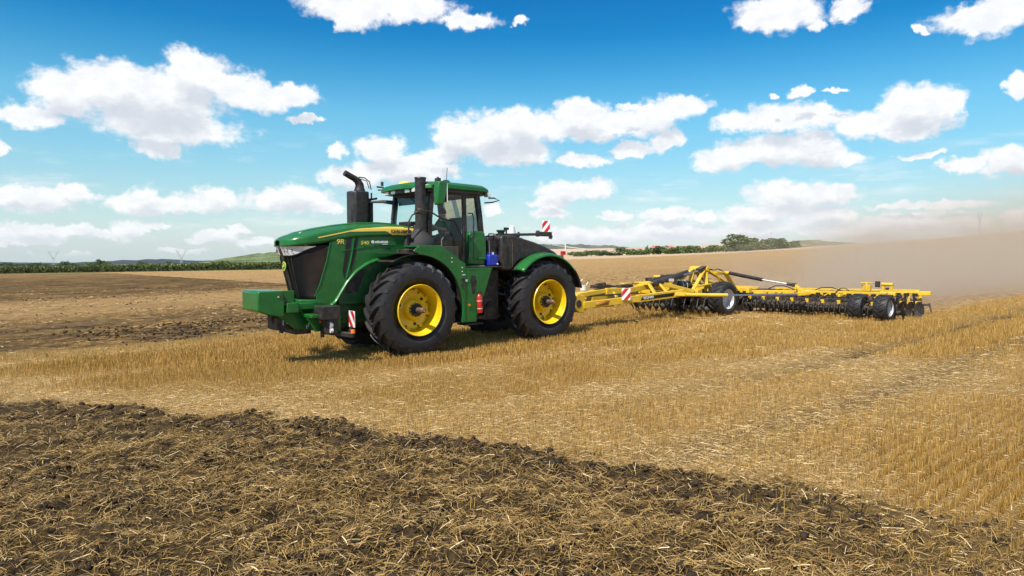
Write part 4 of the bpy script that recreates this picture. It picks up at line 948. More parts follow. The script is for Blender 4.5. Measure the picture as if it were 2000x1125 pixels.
skin_obj('trousers', [bv[i] for i in (0, 14, 15, 16, 18, 19, 20)], [(0, 1), (1, 2), (2, 3), (0, 4), (4, 5), (5, 6)], [.14, .10, .085, .06, .10, .085, .06], TROUS, pe)
MB().lathe([(.098, -.02), (.100, .04), (.075, .10), (.03, .125), (0, .13)], (.075, 0, .70), 'Z', n=18).build('hair', HAIR, pe, ang=80)
fc = MB(); fc.cyl((.165, 0, .70), (.185, 0, .685), .014, .010, n=8); fc.box((.15, 0, .650), (.02, .045, .010)); fc.build('nose_and_mouth', SKIN, pe)
MB().cyl((.155, .035, .715), (.163, .035, .715), .011, n=8).cyl((.155, -.035, .715), (.163, -.035, .715), .011, n=8).build('eyes', BLKD, pe)
for s_ in (1, -1):
    hd = MB()
    for k in range(4): hd.tube([(.54, s_*(.125+.022*k), .40), (.60, s_*(.125+.022*k), .435), (.61, s_*(.125+.022*k), .405), (.585, s_*(.125+.022*k), .385)], .010, n=6)
    hd.tube([(.53, s_*.12, .40), (.56, s_*.10, .44), (.585, s_*.105, .455)], .011, n=6); hd.build('fingers', SKIN, pe)

# ------------------------------------------------------------------ trailed disc cultivator
IX = -11.0; iwx, iwy = to_world(IX, 0)
IM = empty('disc_cultivator', (iwx, iwy, 0), R(180)+TH)
tag(IM, 'wide yellow folding disc cultivator with black discs trailed behind the green tractor', 'cultivator')
def gzl(X, Y): wx, wy = to_world(X, Y); return gz1(wx, wy)
def I_(mb, name, mat, bevel=0, ang=35, par=None, **k):
    mb.v = [(x-IX, y, z) for x, y, z in mb.v]
    return mb.build(name, mat, par or IM, bevel=bevel, ang=ang, **k)
DB = pmat('drawbar_decal_orange', (.50, .20, .03), .5)
cp = MB(); cp.prism([(-4.0, 1.0), (-4.12, 1.08), (-4.42, 1.02), (-4.48, .62), (-4.40, .52), (-4.1, .55), (-4.0, .68)], .12, .30); cp.prism([(-4.0, 1.0), (-4.12, 1.08), (-4.42, 1.02), (-4.48, .62), (-4.40, .52), (-4.1, .55), (-4.0, .68)], -.30, -.12)
cp.rng((-4.35, -.2, .6), (-4.5, .2, 1.0)); I_(cp, 'coupler', YELI, bevel=.02)
I_(MB().cyl((-4.15, .30, .80), (-4.15, .312, .80), .11, n=16).beam((-4.15, 0, .74), (-3.7, 0, .72), .14, .10), 'coupler_eye', CAST)
dbm = MB()
for sd in (1, -1):
    dbm.beam((-4.35, .28*sd, .74), (-6.5, .55*sd, .86), .10, .20); dbm.beam((-6.45, .545*sd, .858), (-8.4, .85*sd, .98), .11, .23)
for X, w in ((-4.9, .33), (-6.4, .53), (-8.35, .85)): dbm.beam((X, -w, .74-(X+4.35)*.055), (X, w, .74-(X+4.35)*.055), .10, .12)
I_(dbm, 'drawbar', YELI, bevel=.012)
for i, (a, b, mt) in enumerate(((-4.75, -5.25, DB), (-6.55, -7.9, BLKD))):
    f0 = lambda X: (.28+(-4.35-X)*.1256)+.054 if X > -6.5 else (.545+(-6.45-X)*.1564)+.060
    zz = lambda X: (.74+(-4.35-X)*.0558) if X > -6.5 else (.858+(-6.45-X)*.0626)
    hh_ = .06 if i == 0 else .055
    I_(MB().add([(a, f0(a), zz(a)-hh_), (b, f0(b), zz(b)-hh_), (b-.06, f0(b-.06), zz(b)+hh_), (a-.06, f0(a-.06), zz(a)+hh_)], [(0, 1, 2, 3)]), 'drawbar_decal', mt, solid=.004)
tx = text('BEDNAR', -6.66+11, .585+.062, .835, .11, WHITED, 'brand_lettering', parent=IM, ext=.004)
tx.rotation_euler = (0, 0, 0)
tx.data.transform(Matrix.Translation((4.34, .647, .835)) @ Matrix.Rotation(-math.atan(.1564), 4, 'Z') @ Matrix.Rotation(math.atan(.0626), 4, 'Y') @ Matrix.Translation((-4.34, -.647, -.835)))
ud = MB(); ud.beam((-4.3, 0, 1.02), (-5.6, 0, 1.12), .26, .14); ud.beam((-5.5, 0, 1.10), (-6.4, 0, 1.08), .34, .20); ud.beam((-6.3, 0, 1.06), (-8.1, 0, 1.24), .26, .17)
ud.rng((-4.9, -.12, .62), (-5.9, .12, 1.0))
I_(ud, 'upper_drawbar', YELI, bevel=.015)
I_(MB().beam((-5.0, .2, .80), (-6.1, .25, .98), .1, .03).beam((-4.6, .3, 1.0), (-6.6, .46, 1.03), .05, .04), 'drawbar_cable_tray', CAST)
br_ = MB()
for sd in (1, -1):
    br_.beam((-7.42, .22*sd, 1.30), (-7.30, .60*sd, .96), .16, .06, up=(0, 1, 0)); br_.beam((-7.95, .22*sd, 1.30), (-7.85, .66*sd, .98), .16, .06, up=(0, 1, 0))
    br_.beam((-7.98, .24*sd, 1.28), (-9.3, .62*sd, .98), .07, .12); br_.beam((-5.85, .1*sd, 1.1), (-5.75, .42*sd, .84), .10, .05, up=(0, 1, 0))
br_.rng((-7.30, -.26, 1.24), (-8.0, .26, 1.33)); I_(br_, 'drawbar_brace', YELI, bevel=.01, split=True)
wbd = board(0, -.13, .13, -.16, .20, IM, -1)
wbd.location = (-5.86+11, .62, 1.00); wbd.rotation_euler = (0, 0, R(38))
I_(MB().cyl((-4.75, -.1, 1.15), (-4.75, -.1, 1.30), .10, n=14).tube([(-4.65, -.1, 1.2), (-4.62, -.1, 1.42), (-4.72, -.1, 1.48)], .015).tube([(-4.85, -.1, 1.25), (-4.95, -.1, 1.40), (-5.05, -.1, 1.3)], .012), 'hose_holder', WHITE)
I_(MB().rng((-5.1, -.15, 1.2), (-5.75, .1, 1.30)).cyl((-5.2, 0, 1.3), (-5.6, 0, 1.33), .05).rng((-6.2, -.1, 1.2), (-6.8, .12, 1.27)).tube([(-5.7, 0, 1.3), (-6.1, .1, 1.2), (-6.5, .1, 1.28), (-7.2, 0, 1.3)], .02, n=6), 'valve_block', CAST, bevel=.01)
I_(MB().rng((-6.35, -.05, 1.28), (-6.75, .10, 1.33)), 'valve_cover', YELI, bevel=.01)
I_(MB().cyl((-7.62, .22, 1.26), (-9.16, .22, 1.51), .105, n=18).cyl((-7.5, .22, 1.24), (-7.7, .22, 1.27), .07), 'lift_cylinder', BLACKP)
I_(MB().cyl((-9.16, .22, 1.51), (-10.32, .22, 1.685), .035, n=12), 'lift_cylinder_rod', CHROME)
I_(MB().rng((-8.35, .31, 1.33), (-8.60, .332, 1.42)), 'cylinder_label', WHITED)
I_(MB().cyl((-9.10, -.45, 1.34), (-10.15, -.25, 1.60), .075, n=14).cyl((-8.0, -.25, 1.3), (-9.1, -.3, 1.46), .08, n=14), 'lift_cylinder', BLACKP)
dr = I_(MB().cyl((-9.16, .02, 1.15), (-9.78, .02, 1.13), .19, n=22).cyl((-9.78, .02, 1.13), (-9.95, .02, 1.12), .15, .08, n=22), 'damper_drum', BLACKP, bevel=.015)
for X in (-9.30, -9.52): I_(MB().cyl((X, .02, 1.147), (X-.025, .02, 1.146), .197, n=22), 'drum_band', SILVER, par=dr)
I_(MB().rng((-8.75, -.1, 1.02), (-9.05, .12, 1.22)), 'drum_bracket', YELI, bevel=.01)
tw = MB()
for sd in (1, -1):
    y = .24*sd
    tw.beam((-10.50, y, 1.74), (-9.45, y*1.9, .98), .05, .13, up=(0, 1, 0)); tw.beam((-10.52, y, 1.74), (-10.38, y*1.6, .92), .05, .16, up=(0, 1, 0))
    tw.beam((-10.50, y, 1.70), (-11.5, y*1.8, 1.22), .05, .14, up=(0, 1, 0)); tw.beam((-11.45, y*1.8, 1.55), (-12.0, y*2.3, .88), .05, .17, up=(0, 1, 0))
    tw.beam((-10.55, y, 1.64), (-11.50, y*1.8, 1.56), .05, .09, up=(0, 1, 0)); tw.beam((-10.5, y*1.3, 1.30), (-11.9, y*2.2, 1.0), .06, .10, up=(0, 1, 0))
    tw.beam((-9.6, y*1.8, 1.12), (-10.6, y*1.6, 1.18), .05, .14, up=(0, 1, 0)); tw.beam((-10.9, y*1.6, 1.58), (-11.2, y*1.8, 1.15), .04, .08, up=(0, 1, 0))
tw.cyl((-10.50, -.36, 1.70), (-10.50, .36, 1.70), .09, n=14); tw.cyl((-11.48, -.5, 1.55), (-11.48, .62, 1.55), .06, n=12)
tw.rng((-10.46, -.27, 1.60), (-10.62, .27, 1.80)); tw.rng((-9.35, -.75, .90), (-9.60, .75, 1.04)); tw.rng((-12.0, -1.05, .84), (-12.2, 1.05, 1.02))
I_(tw, 'lift_tower', YELI, bevel=.012)
I_(MB().beam((-10.15, .2, 1.66), (-10.48, .22, 1.76), .22, .12).rng((-10.8, -.1, 1.62), (-11.1, .15, 1.70)).tube([(-10.9, .2, 1.62), (-11.2, .3, 1.7), (-11.4, .4, 1.6)], .02, n=6), 'tower_head', CAST, bevel=.012)
# transport wheels and small depth wheels
def small_wheel(name, X, Y, rad, hw, parent, sd=1, nl=16, lug=.03):
    z = gzl(X, Y)+rad*.93; w = empty(name, (X-IX, Y, z), 0, parent)
    t = tyre_mesh(rad, hw, rad*.56, nl, lug, sweep=.38); t.build('tyre', TYREM, w, ang=28)
    rr_ = rad*.56; s = sd
    MB().lathe([(rr_*.9, s*hw*.3), (rr_*1.02, s*hw*.85), (rr_*1.05, s*hw*.80), (rr_*.98, s*hw*.7), (rr_*.88, s*hw*.4), (rr_*.80, s*hw*.1), (rr_*.45, s*hw*.15), (rr_*.35, s*hw*.3), (0, s*hw*.32)], n=32).build('rim', SILVER, w, ang=35)
    return w
for sd in (1, -1):
    small_wheel('transport_wheel', -10.65, .86*sd, .60, .27, IM, sd, 18, .035)
    I_(MB().rng((-10.5, sd*.5, .55), (-10.8, sd*.6, 1.2)).cyl((-10.65, sd*.3, .70), (-10.65, sd*.9, .70), .06), 'wheel_arm', CAST)
# wings
def flat_disc():
    return MB().lathe([(0, .0), (.09, .004), (.20, .030), (.285, .062), (.280, .066), (.195, .036), (.09, .012), (0, .010)], n=20)
DISCM = pmat('disc_steel', (.050, .050, .055), .38, metal=.5, dust=.35)
dmesh = flat_disc().mesh('disc', DISCM, 30)
am = MB(); am.beam((0, 0, .52), (.05, -.02, .40), .05, .05); am.beam((.04, -.02, .44), (-.05, -.02, .03), .045, .06); am.cyl((-.05, -.06, 0), (-.05, .05, 0), .065, n=10); am.rng((-.07, -.06, .44), (.07, .06, .54))
amesh = am.mesh('disc_arm', CAST, 35)
for row, X0 in enumerate((-10.95, -12.05)):
    for k in range(48):
        Y = -5.88+.25*k+.06*row
        Xr = X0-(1.55 if abs(Y) > 1.0 else 0)
        z = gzl(Xr, Y)
        d = bpy.data.objects.new('disc', dmesh); COL.objects.link(d); d.parent = IM; d.location = (Xr-IX-.05, Y, z+.22); d.rotation_euler = (R(8), R(k*37), R(18 if row == 0 else -18))
        a = bpy.data.objects.new('disc_arm', amesh); COL.objects.link(a); a.parent = IM; a.location = (Xr-IX, Y-.06, z+.22)
WS = 1.2
def IW(mb, name, mat, **k):
    mb.v = [(x-WS, y*.90, z-.05) for x, y, z in mb.v]; return I_(mb, name, mat, **k)
for sd in (1, -1):
    gb = lambda Y: .010*sd*abs(Y)
    y = lambda v: sd*v
    fr = MB()
    fr.beam((-11.15, y(.95), .90), (-11.35, y(3.4), .97+gb(3.4)), .12, .13); fr.beam((-11.35, y(3.35), .99), (-11.45, y(6.0), .97+gb(5)), .13, .14)
    fr.beam((-12.10, y(.95), .90), (-12.15, y(6.0), .95+gb(5)), .12, .12); fr.beam((-13.1, y(1.2), .86), (-13.1, y(6.0), .92+gb(5)), .12, .12)
    for Y in (1.0, 2.1, 3.3, 4.6, 5.9): fr.beam((-10.95, y(Y), .90+gb(Y)), (-13.15, y(Y), .88+gb(Y)), .08, .10)
    fr.beam((-11.1, y(3.0), .97), (-11.6, y(4.3), 1.05), .12, .12)
    IW(fr, 'wing_frame', YELI, bevel=.012)
    gb_ = MB()
    for Xr in (-10.95, -12.05): gb_.beam((Xr, y(.95), .74), (Xr, y(6.0), .78+gb(5)), .10, .09)
    gb_.cyl((-11.35, y(.95), .50), (-11.35, y(6.0), .52+gb(5)), .17, n=12); gb_.cyl((-12.5, y(.95), .45), (-12.5, y(6.0), .47+gb(5)), .18, n=12)
    gb_.beam((-11.2, y(1.0), 1.0), (-11.4, y(5.8), 1.06+gb(5)), .025, .02)
    IW(gb_, 'gang_beam', CAST, bevel=.008, split=True)
    cl = MB()
    for k in range(9): Y = 1.15+.58*k; cl.rng((-10.86, y(Y)-.06, .68), (-10.95, y(Y)+.06, .80)); cl.beam((-11.0, y(Y), .92), (-11.3, y(Y), .98), .04, .03)
    IW(cl, 'gang_clamp', YELI, bevel=.006, split=True)
    sm = MB()
    for k in range(26): Y = 1.0+.19*k; sm.cyl((-10.72, y(Y), gzl(-10.7, y(Y))+.34), (-10.82, y(Y)+.04, gzl(-10.7, y(Y))+.40), .09, .05, n=8); sm.tube([(-10.8, y(Y), .74), (-10.66, y(Y), .62), (-10.62, y(Y), .46), (-10.72, y(Y), .30)], .022, n=5)
    IW(sm, 'crushbar_tines', CAST, stuff=True)
    ro = MB().cyl((-13.95, y(.4), gzl(-13.9, y(3))+.27), (-13.95, y(6.0), gzl(-13.9, y(5))+.30), .22, n=18)
    for k in range(28):
        Y = .5+.2*k; ro.cyl((-13.95, y(Y), gzl(-13.9, y(Y))+.28), (-13.95, y(Y)+.04, gzl(-13.9, y(Y))+.28), .29, n=18)
    IW(ro, 'packer_roller', CAST)
    rb = MB(); rb.beam((-13.9, y(.4), .90), (-13.9, y(6.1), .96+gb(6)), .12, .12); rb.beam((-13.1, y(5.9), .95), (-14.1, y(6.1), .96), .10, .12)
    rb.beam((-13.9, y(6.12), .97), (-13.9, y(6.12), .55), .12, .08, up=(1, 0, 0)); rb.beam((-13.2, y(6.0), .93), (-13.2, y(6.0), .62), .10, .06, up=(1, 0, 0))
    rb.beam((-13.2, y(5.7), .66), (-13.35, y(6.35), .67), .10, .13); rb.beam((-13.5, y(5.5), .96), (-13.7, y(6.55), .99), .10, .13); rb.rng((-13.35, y(6.2), .35), (-13.75, y(6.24), .60))
    IW(rb, 'roller_frame', YELI, bevel=.012)
    IW(MB().cyl((-13.4, y(6.30), .66), (-13.3, y(6.42), .36), .03, n=8).cyl((-13.7, y(6.5), .66), (-13.6, y(6.62), .36), .03, n=8).cyl((-13.3, y(6.34), .62), (-13.6, y(6.54), .62), .03, n=8), 'levelling_rods', CAST)
    for Y in (4.85, 5.60): small_wheel('depth_wheel', -11.95, y(Y), .42, .21, IM, sd, 15, .03)
    IW(MB().cyl((-11.95+WS, y(5.0), .62), (-11.95+WS, y(6.05), .62), .05, n=10).beam((-11.95+WS, y(5.6), .6), (-12.6+WS, y(5.6), 1.0), .09, .09), 'depth_wheel_axle', CAST)
    mt = MB(); mt.rng((-12.95, y(4.45), 1.0), (-13.1, y(4.75), 1.22)); mt.beam((-12.9, y(4.4), 1.30), (-13.2, y(4.75), 1.30), .2, .03); mt.cyl((-13.0, y(4.6), .95), (-13.0, y(4.6), 1.32), .07, n=10)
    mt.beam((-13.1, y(5.15), .95), (-13.1, y(5.15), 1.30), .10, .06, up=(1, 0, 0)); mt.beam((-13.1, y(5.45), .95), (-13.1, y(5.45), 1.28), .10, .07, up=(1, 0, 0)); mt.cyl((-13.1, y(5.1), 1.26), (-13.1, y(5.5), 1.26), .06, n=10)
    IW(mt, 'wheel_adjuster', YELI, bevel=.01)
    IW(MB().rng((-13.0, y(4.9), 1.16), (-13.1, y(5.05), 1.36)).rng((-13.05, y(5.25), 1.08), (-13.15, y(5.35), 1.15)).cyl((-13.0, y(4.5), 1.18), (-13.0, y(4.7), 1.18), .03), 'adjuster_valve', CAST, bevel=.01, split=True)
    IW(MB().rng((-11.32, y(5.35), .93), (-11.384, y(5.45), .99)), 'side_reflector', REDREF)
    hs = MB()
    for (Y, L) in ((1.6, 1.1), (3.4, 1.2), (4.3, .5)):
        hs.tube([(-11.3, y(Y), 1.02), (-11.35, y(Y+L*.3), 1.16), (-11.4, y(Y+L*.6), 1.17), (-11.4, y(Y+L), 1.05)], .018, n=6)
    hs.tube([(-11.2, y(2.9), .98), (-11.1, y(2.95), 1.08), (-11.12, y(3.1), 1.08), (-11.1, y(3.12), .9), (-11.0, y(2.9), .62), (-11.0, y(2.95), .42)], .022, n=6)
    hs.tube([(-11.25, y(1.2), 1.02)]+[(-11.3-.02*k, y(1.2+.5*k), 1.02+.02*math.sin(k*1.7)) for k in range(1, 9)], .016, n=6)
    IW(hs, 'hydraulic_hose', BLACKP, ang=60, split=True)
    I_(MB().cyl((-8.15, y(.93), .93), (-9.15, y(2.0), .93), .055, n=14).cyl((-8.05, y(.85), .93), (-8.25, y(.98), .93), .04), 'wing_strut_cylinder', YELI)
    I_(MB().cyl((-9.15, y(2.0), .93), (-10.98, y(3.45), .95), .03, n=10), 'wing_strut_rod', CHROME)
    I_(MB().beam((-10.9, y(3.4), .95), (-11.3, y(3.6), 1.0), .12, .10).beam((-8.0, y(.7), .95), (-8.25, y(1.05), .95), .2, .10), 'strut_lug', YELI, bevel=.008, split=True)
    I_(MB().cyl((-11.46, y(.6), 1.55), (-11.2, y(2.0), 1.365), .062, n=14), 'fold_cylinder', BLACKP)
    I_(MB().cyl((-11.2, y(2.0), 1.365), (-11.38, y(2.86), 1.24), .028, n=10), 'fold_cylinder_rod', CHROME)
    I_(MB().cyl((-11.36, y(2.80), 1.25), (-11.40, y(3.08), 1.215), .055, n=12).cyl((-11.33, y(3.02), 1.22), (-11.48, y(3.02), 1.22), .065, n=12), 'cylinder_eye', CAST)
    I_(MB().beam((-11.41, y(3.02), 1.24), (-11.45, y(3.35), .96), .08, .14, up=(1, 0, 0)), 'fold_bracket', YELI, bevel=.01)
I_(MB().beam((-10.9, -.6, .78), (-10.9, .6, .78), .09, .09).beam((-12.0, -1, .80), (-12.0, 1, .80), .10, .10).rng((-9.5, -.5, .35), (-9.7, -.35, .9)).rng((-9.5, .35, .35), (-9.7, .5, .9)), 'centre_gang_beam', CAST, bevel=.01, split=True)
ctd = MB()
for k in range(13): Y = -2.2+.26*k; ctd.tube([(-9.7, Y, .80), (-9.5, Y, .70), (-9.42, Y, .45), (-9.62, Y, .20)], .025, n=5)
for k in range(11): Y = -2.1+.3*k; ctd.cyl((-9.55, Y, .34), (-9.63, Y+.05, .40), .13, .11, n=12)
I_(ctd, 'centre_tine', CAST, split=True)
I_(MB().rng((-9.6, -2.4, .74), (-9.75, 1.0, .86)), 'centre_tine_beam', CAST, bevel=.01)

# ------------------------------------------------------------------ beyond the field: crop, hedges, trees, hills, pylons
def at(px, d, py=None):
    """ground point on the bearing of image column px, d metres out along the view axis; or free height from py"""
    x = (px-1000)/FPX*d
    return (x, d, float(macro_z(np.array([x]), np.array([d]))[0]) if py is None else CAMZ-(py-HOR)/FPX*d)
def leafmat(name, c0, c1, c2):
    m = bpy.data.materials.new(name); m.use_nodes = True; T = NT(m.node_tree); b = T.n['Principled BSDF']
    t = T.attr('tone'); c = T.mix(T.ss(t, 0, .5), c0, c1); c = T.mix(T.ss(t, .5, 1), c, c2)
    T.put(b.inputs['Base Color'], c); b.inputs['Roughness'].default_value = .6; b.inputs['Specular IOR Level'].default_value = .25
    tl = T.node('ShaderNodeBsdfTranslucent'); T.put(tl.inputs[0], c); mx = T.node('ShaderNodeMixShader'); mx.inputs[0].default_value = .25
    T.l.new(b.outputs[0], mx.inputs[1]); T.l.new(tl.outputs[0], mx.inputs[2]); T.l.new(mx.outputs[0], T.n['Material Output'].inputs[0]); return m
LEAF = leafmat('hedge_leaves', (.065, .105, .025), (.13, .19, .05), (.24, .30, .10))
LEAFD = leafmat('dark_leaves', (.045, .075, .022), (.08, .125, .040), (.15, .20, .07))
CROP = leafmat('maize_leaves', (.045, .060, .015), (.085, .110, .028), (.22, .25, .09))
def leaves(cx, cy, cz, size, tone):
    n = len(cx); u = rng.normal(size=(n, 3)); u /= np.linalg.norm(u, axis=1)[:, None]; w = rng.normal(size=(n, 3)); w -= u*(w*u).sum(1)[:, None]; w /= np.linalg.norm(w, axis=1)[:, None]
    c = np.c_[cx, cy, cz]; s = size[:, None]/2
    v = np.stack([c-u*s-w*s*.6, c+u*s*.3-w*s, c+u*s+w*s*.5, c-u*s*.4+w*s], 1).reshape(-1, 3)
    return v, np.arange(4*n).reshape(n, 4), np.repeat(tone, 4)
def crown_mesh(nm, n, mat, tall=1.0, blobs=7, seed=0):
    rs = np.random.default_rng(seed); B = [(0, 0, .55*tall, .42)]
    for _ in range(blobs): a = rs.uniform(0, 6.28); B.append((.30*math.cos(a)*rs.random()**.5*1.3, .30*math.sin(a)*1.1, rs.uniform(.25, .85)*tall, rs.uniform(.16, .32)))
    P = []
    per = n//len(B)
    for (x, y, z, r) in B:
        d = rs.normal(size=(per, 3)); d /= np.linalg.norm(d, axis=1)[:, None]; q = d*(r*rs.uniform(.55, 1.08, per)**.6)[:, None]; q[:, 2] *= .85; P.append(q+np.array([x, y, z]))
    P = np.concatenate(P); P = P[P[:, 2] > .02]
    tone = np.clip(rs.normal(.45, .25, len(P))+.25*(rs.random(len(P)) < .1), 0, 1)
    v, f, t = leaves(P[:, 0], P[:, 1], P[:, 2], rs.uniform(.07, .13, len(P)), tone)
    o = raw(nm, v, f, mat, dict(tone=t)); return o
_cr = [crown_mesh('crown', 620, LEAF, 1.0, 7, 1), crown_mesh('crown', 620, LEAF, .8, 9, 2), crown_mesh('crown', 500, LEAFD, 1.0, 6, 3), crown_mesh('crown', 700, LEAF, 1.15, 8, 4)]
_tr = MB().tube([(0, 0, -.1), (.01, .01, .25), (.02, 0, .55)], .03, n=6, rs=[.035, .028, .012]).tube([(.01, 0, .2), (.12, .05, .42)], .015, n=5, rs=[.018, .008]).tube([(.01, 0, .25), (-.10, -.06, .48)], .015, n=5, rs=[.018, .008]).mesh('trunk', BARK)
first = {}
def tree(name, px, d, h, w, kind, label, cat_, group=None, rot=None, sink=0):
    t = empty(name, at(px, d)); t.location.z -= sink
    c = bpy.data.objects.new('crown', _cr[kind].data); COL.objects.link(c); c.parent = t; c.scale = (w, w, h); c.rotation_euler = (0, 0, rot if rot is not None else random.uniform(0, 6.28))
    k = bpy.data.objects.new('trunk', _tr); COL.objects.link(k); k.parent = t; k.scale = (w, w, h)
    tag(t, label, cat_, group); return t
for o in _cr: bpy.data.objects.remove(o) if False else None
# right-hand hedge and bushes (px, distance, height m, width m, kind)
HG = []
px = 1122
while px < 1420:
    d = 268-(px-1110)*.20+random.uniform(-3, 3); f = min(1, (px-1100)/320)
    hpx = (11 if px < 1200 else 15)+8*max(0, f-.5)+random.uniform(-2, 2.5); HG.append((px, d, hpx*d/FPX*1.05, (29+random.uniform(-3, 6))*d/FPX, random.choice((0, 1, 1, 2)))); px += random.uniform(12, 17)
while px < 1545:
    d = 205+random.uniform(-4, 4); hpx = 20+random.uniform(-3, 4)-4*((px-1480)/60)**2*.3; HG.append((px, d, hpx*d/FPX, (34+random.uniform(-3, 8))*d/FPX, random.choice((0, 1, 0, 2)))); px += random.uniform(13, 18)
ORD = 'first second third fourth fifth sixth seventh eighth ninth tenth eleventh twelfth thirteenth fourteenth fifteenth sixteenth seventeenth eighteenth nineteenth twentieth'.split()
def ordn(i): return ORD[i] if i < 20 else ('twenty-' if i < 30 else 'thirty-')+(ORD[i % 10] if i % 10 < 10 else '') if False else (ORD[i] if i < 20 else 'twenty-'+ORD[i-20] if i < 29 else 'thirtieth' if i == 29 else 'thirty-'+ORD[i-30])
for i, (px, d, h, w, k) in enumerate(HG):
    tree('bush', px, d, h, w, k, '%s %s bush from the left end of the long hedge behind the cultivator' % (ordn(i), ('dark green' if k == 2 else 'leafy green')), 'bush', 'bushes of the hedge beyond the field', sink=.3)
tree('tree', 1436, 208, 4.5, 8.2, 3, 'tallest bushy green tree standing up out of the right-hand hedge', 'tree')
tree('tree', 1462, 210, 4.2, 6.6, 0, 'rounded green tree just beside the tallest tree in the hedge', 'tree')
tree('tree', 1512, 206, 3.6, 7.0, 0, 'broad low green tree near the right end of the hedge', 'tree')
tree('bush', 1351, 330, 4.6, 5.5, 1, 'dark rounded bush on the pale field behind the hedge', 'bush')
tree('bush', 1262, 320, 5.0, 1.9, 1, 'small brownish tree sticking out above the low hedge', 'bush')
tree('bush', 1291, 325, 3.6, 4.2, 1, 'low rounded bush behind the middle of the hedge', 'bush')
tree('bush', 1320, 325, 3.2, 4.4, 1, 'low flat bush between two rounder bushes behind the hedge', 'bush')
tree('bush', 1141, 330, 2.6, 3.6, 1, 'little bush on the pale field at the left end of the hedge', 'bush')
tree('tree', 1554, 420, 6.5, 5.0, 2, 'small lone tree on the low ridge right of the hedge', 'tree')
# left hedgerow
for (a, b, d, hp) in ((5, 215, 430, 11), (278, 445, 470, 9)):
    px = a; ti = 0
    while px < b:
        dd = d+random.uniform(-15, 15); hh = (hp+random.uniform(-3, 3)+(4 if 185 < px < 212 else 0))
        tree('tree', px, dd, hh*dd/FPX*1.3, random.uniform(14, 22)*dd/FPX, random.choice((2, 0, 2)), ('%s tree from the left in the distant hedgerow above the maize strip' if a < 100 else '%s tree from the left in the distant row beside the right-hand pylon') % ordn(ti), 'tree', 'trees of the far left hedgerow' if a < 100 else 'trees of the row beside the far pylon', sink=.5); px += random.uniform(9, 13); ti += 1
for c in _cr: # source crowns were only mesh donors
    bpy.data.objects.remove(c)
# maize strip along the left edge of the field
n = 46000; u = rng.random(n); pxs = -330+u*(1100+330); dd = np.interp(pxs, [-330, 0, 540, 1100], [123, 122, 115.5, 150])*1.0; yy = dd+2+rng.random(n)**1.4*16; xx = (pxs-1000)/FPX*yy
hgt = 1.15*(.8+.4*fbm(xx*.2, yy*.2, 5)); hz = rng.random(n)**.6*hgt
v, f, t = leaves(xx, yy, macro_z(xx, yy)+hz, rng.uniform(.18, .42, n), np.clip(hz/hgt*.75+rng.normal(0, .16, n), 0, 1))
o = raw('maize_crop', v, f, CROP, dict(tone=t)); tag(o, 'dark green strip of standing maize along the far left field edge', 'maize', kind='stuff')
hb = MB(); pr = [(-340, 124), (0, 122.5), (540, 116), (1100, 150.5)]
def hb_pt(u, v):
    p_ = -340+1440*u; d_ = np.interp(p_, [q[0] for q in pr], [q[1] for q in pr])+2.2+v*14; x_ = (p_-1000)/FPX*d_
    return (x_, d_, gz1(x_, d_)+(0 if v in (0, 1) else .85))
hb.grid(hb_pt, 80, 5)
me_ = hb.build('maize_mass', pmat('maize_green', (.055, .075, .02), .9, var=.3, scale=.5), None); tag(me_, 'dense dark body of the maize strip', 'maize', kind='stuff')
# hills: ridge strips given by silhouette
def ridge(name, pts, d, base, depth, mat, label=None, jag=0.0, seed=1):
    xs = np.linspace(pts[0][0], pts[-1][0], 160); tp = np.interp(xs, [p[0] for p in pts], [p[1] for p in pts])
    tp = tp-jag*np.abs(fbm(xs*.12, xs*0, seed, 4)-.45)*2
    V, F = [], []; prof = [(0, 0), (.35, .35), (.7, .8), (1, 1), (1.4, .85), (2.2, 0)]
    for i, (p_, t_) in enumerate(zip(xs, tp)):
        for (q, hfrac) in prof:
            y_ = d-depth+q*depth; ztop = CAMZ-(t_-HOR)/FPX*d; zb_ = CAMZ-(base-HOR)/FPX*d
            V.append(((p_-1000)/FPX*d*(1+.0*q), y_, zb_-3+(ztop-zb_+3)*hfrac))
    m_ = len(prof)
    for i in range(len(xs)-1):
        for k in range(m_-1): F.append((i*m_+k, (i+1)*m_+k, (i+1)*m_+k+1, i*m_+k+1))
    o = raw(name, np.array(V), np.array(F), mat, smooth=True); tag(o, kind='structure')
    return o
def farmat(name, c0, c1, sc_, stretch=(1, 1, 1)):
    m = bpy.data.materials.new(name); m.use_nodes = True; T = NT(m.node_tree); b = T.n['Principled BSDF']
    n_ = T.noise(T.vm('MULTIPLY', T.coord(), stretch), sc_, 5, .6); T.put(b.inputs['Base Color'], T.mix(T.ss(n_, .38, .62), c0, c1)); b.inputs['Roughness'].default_value = .95; b.inputs['Specular IOR Level'].default_value = .1
    return m
ridge('hills', [(-600, 512), (0, 514), (120, 515), (190, 512), (260, 510), (310, 508), (400, 511), (460, 513), (520, 512), (900, 505)], 3200, 522, 500, farmat('haze_blue_woods', (.020, .035, .040), (.035, .05, .05), .02), jag=5)  # far woods; the blue of distant haze is put into their colour
ridge('hills', [(405, 513), (450, 508), (470, 501), (500, 497), (530, 494), (580, 490), (700, 486), (900, 490)], 1100, 518, 260, farmat('green_hill', (.085, .12, .04), (.19, .23, .10), .05), jag=3, seed=4)
ridge('field_strip', [(208, 524.5), (215, 519), (225, 517), (305, 515), (312, 518), (318, 524)], 600, 526, 60, farmat('wheat_field', (.62, .46, .30), (.70, .54, .37), .02))
ridge('field_strip', [(350, 523), (380, 519), (430, 514), (540, 513), (700, 512), (900, 511)], 420, 525, 50, farmat('light_green_field', (.30, .36, .12), (.40, .45, .18), .03))
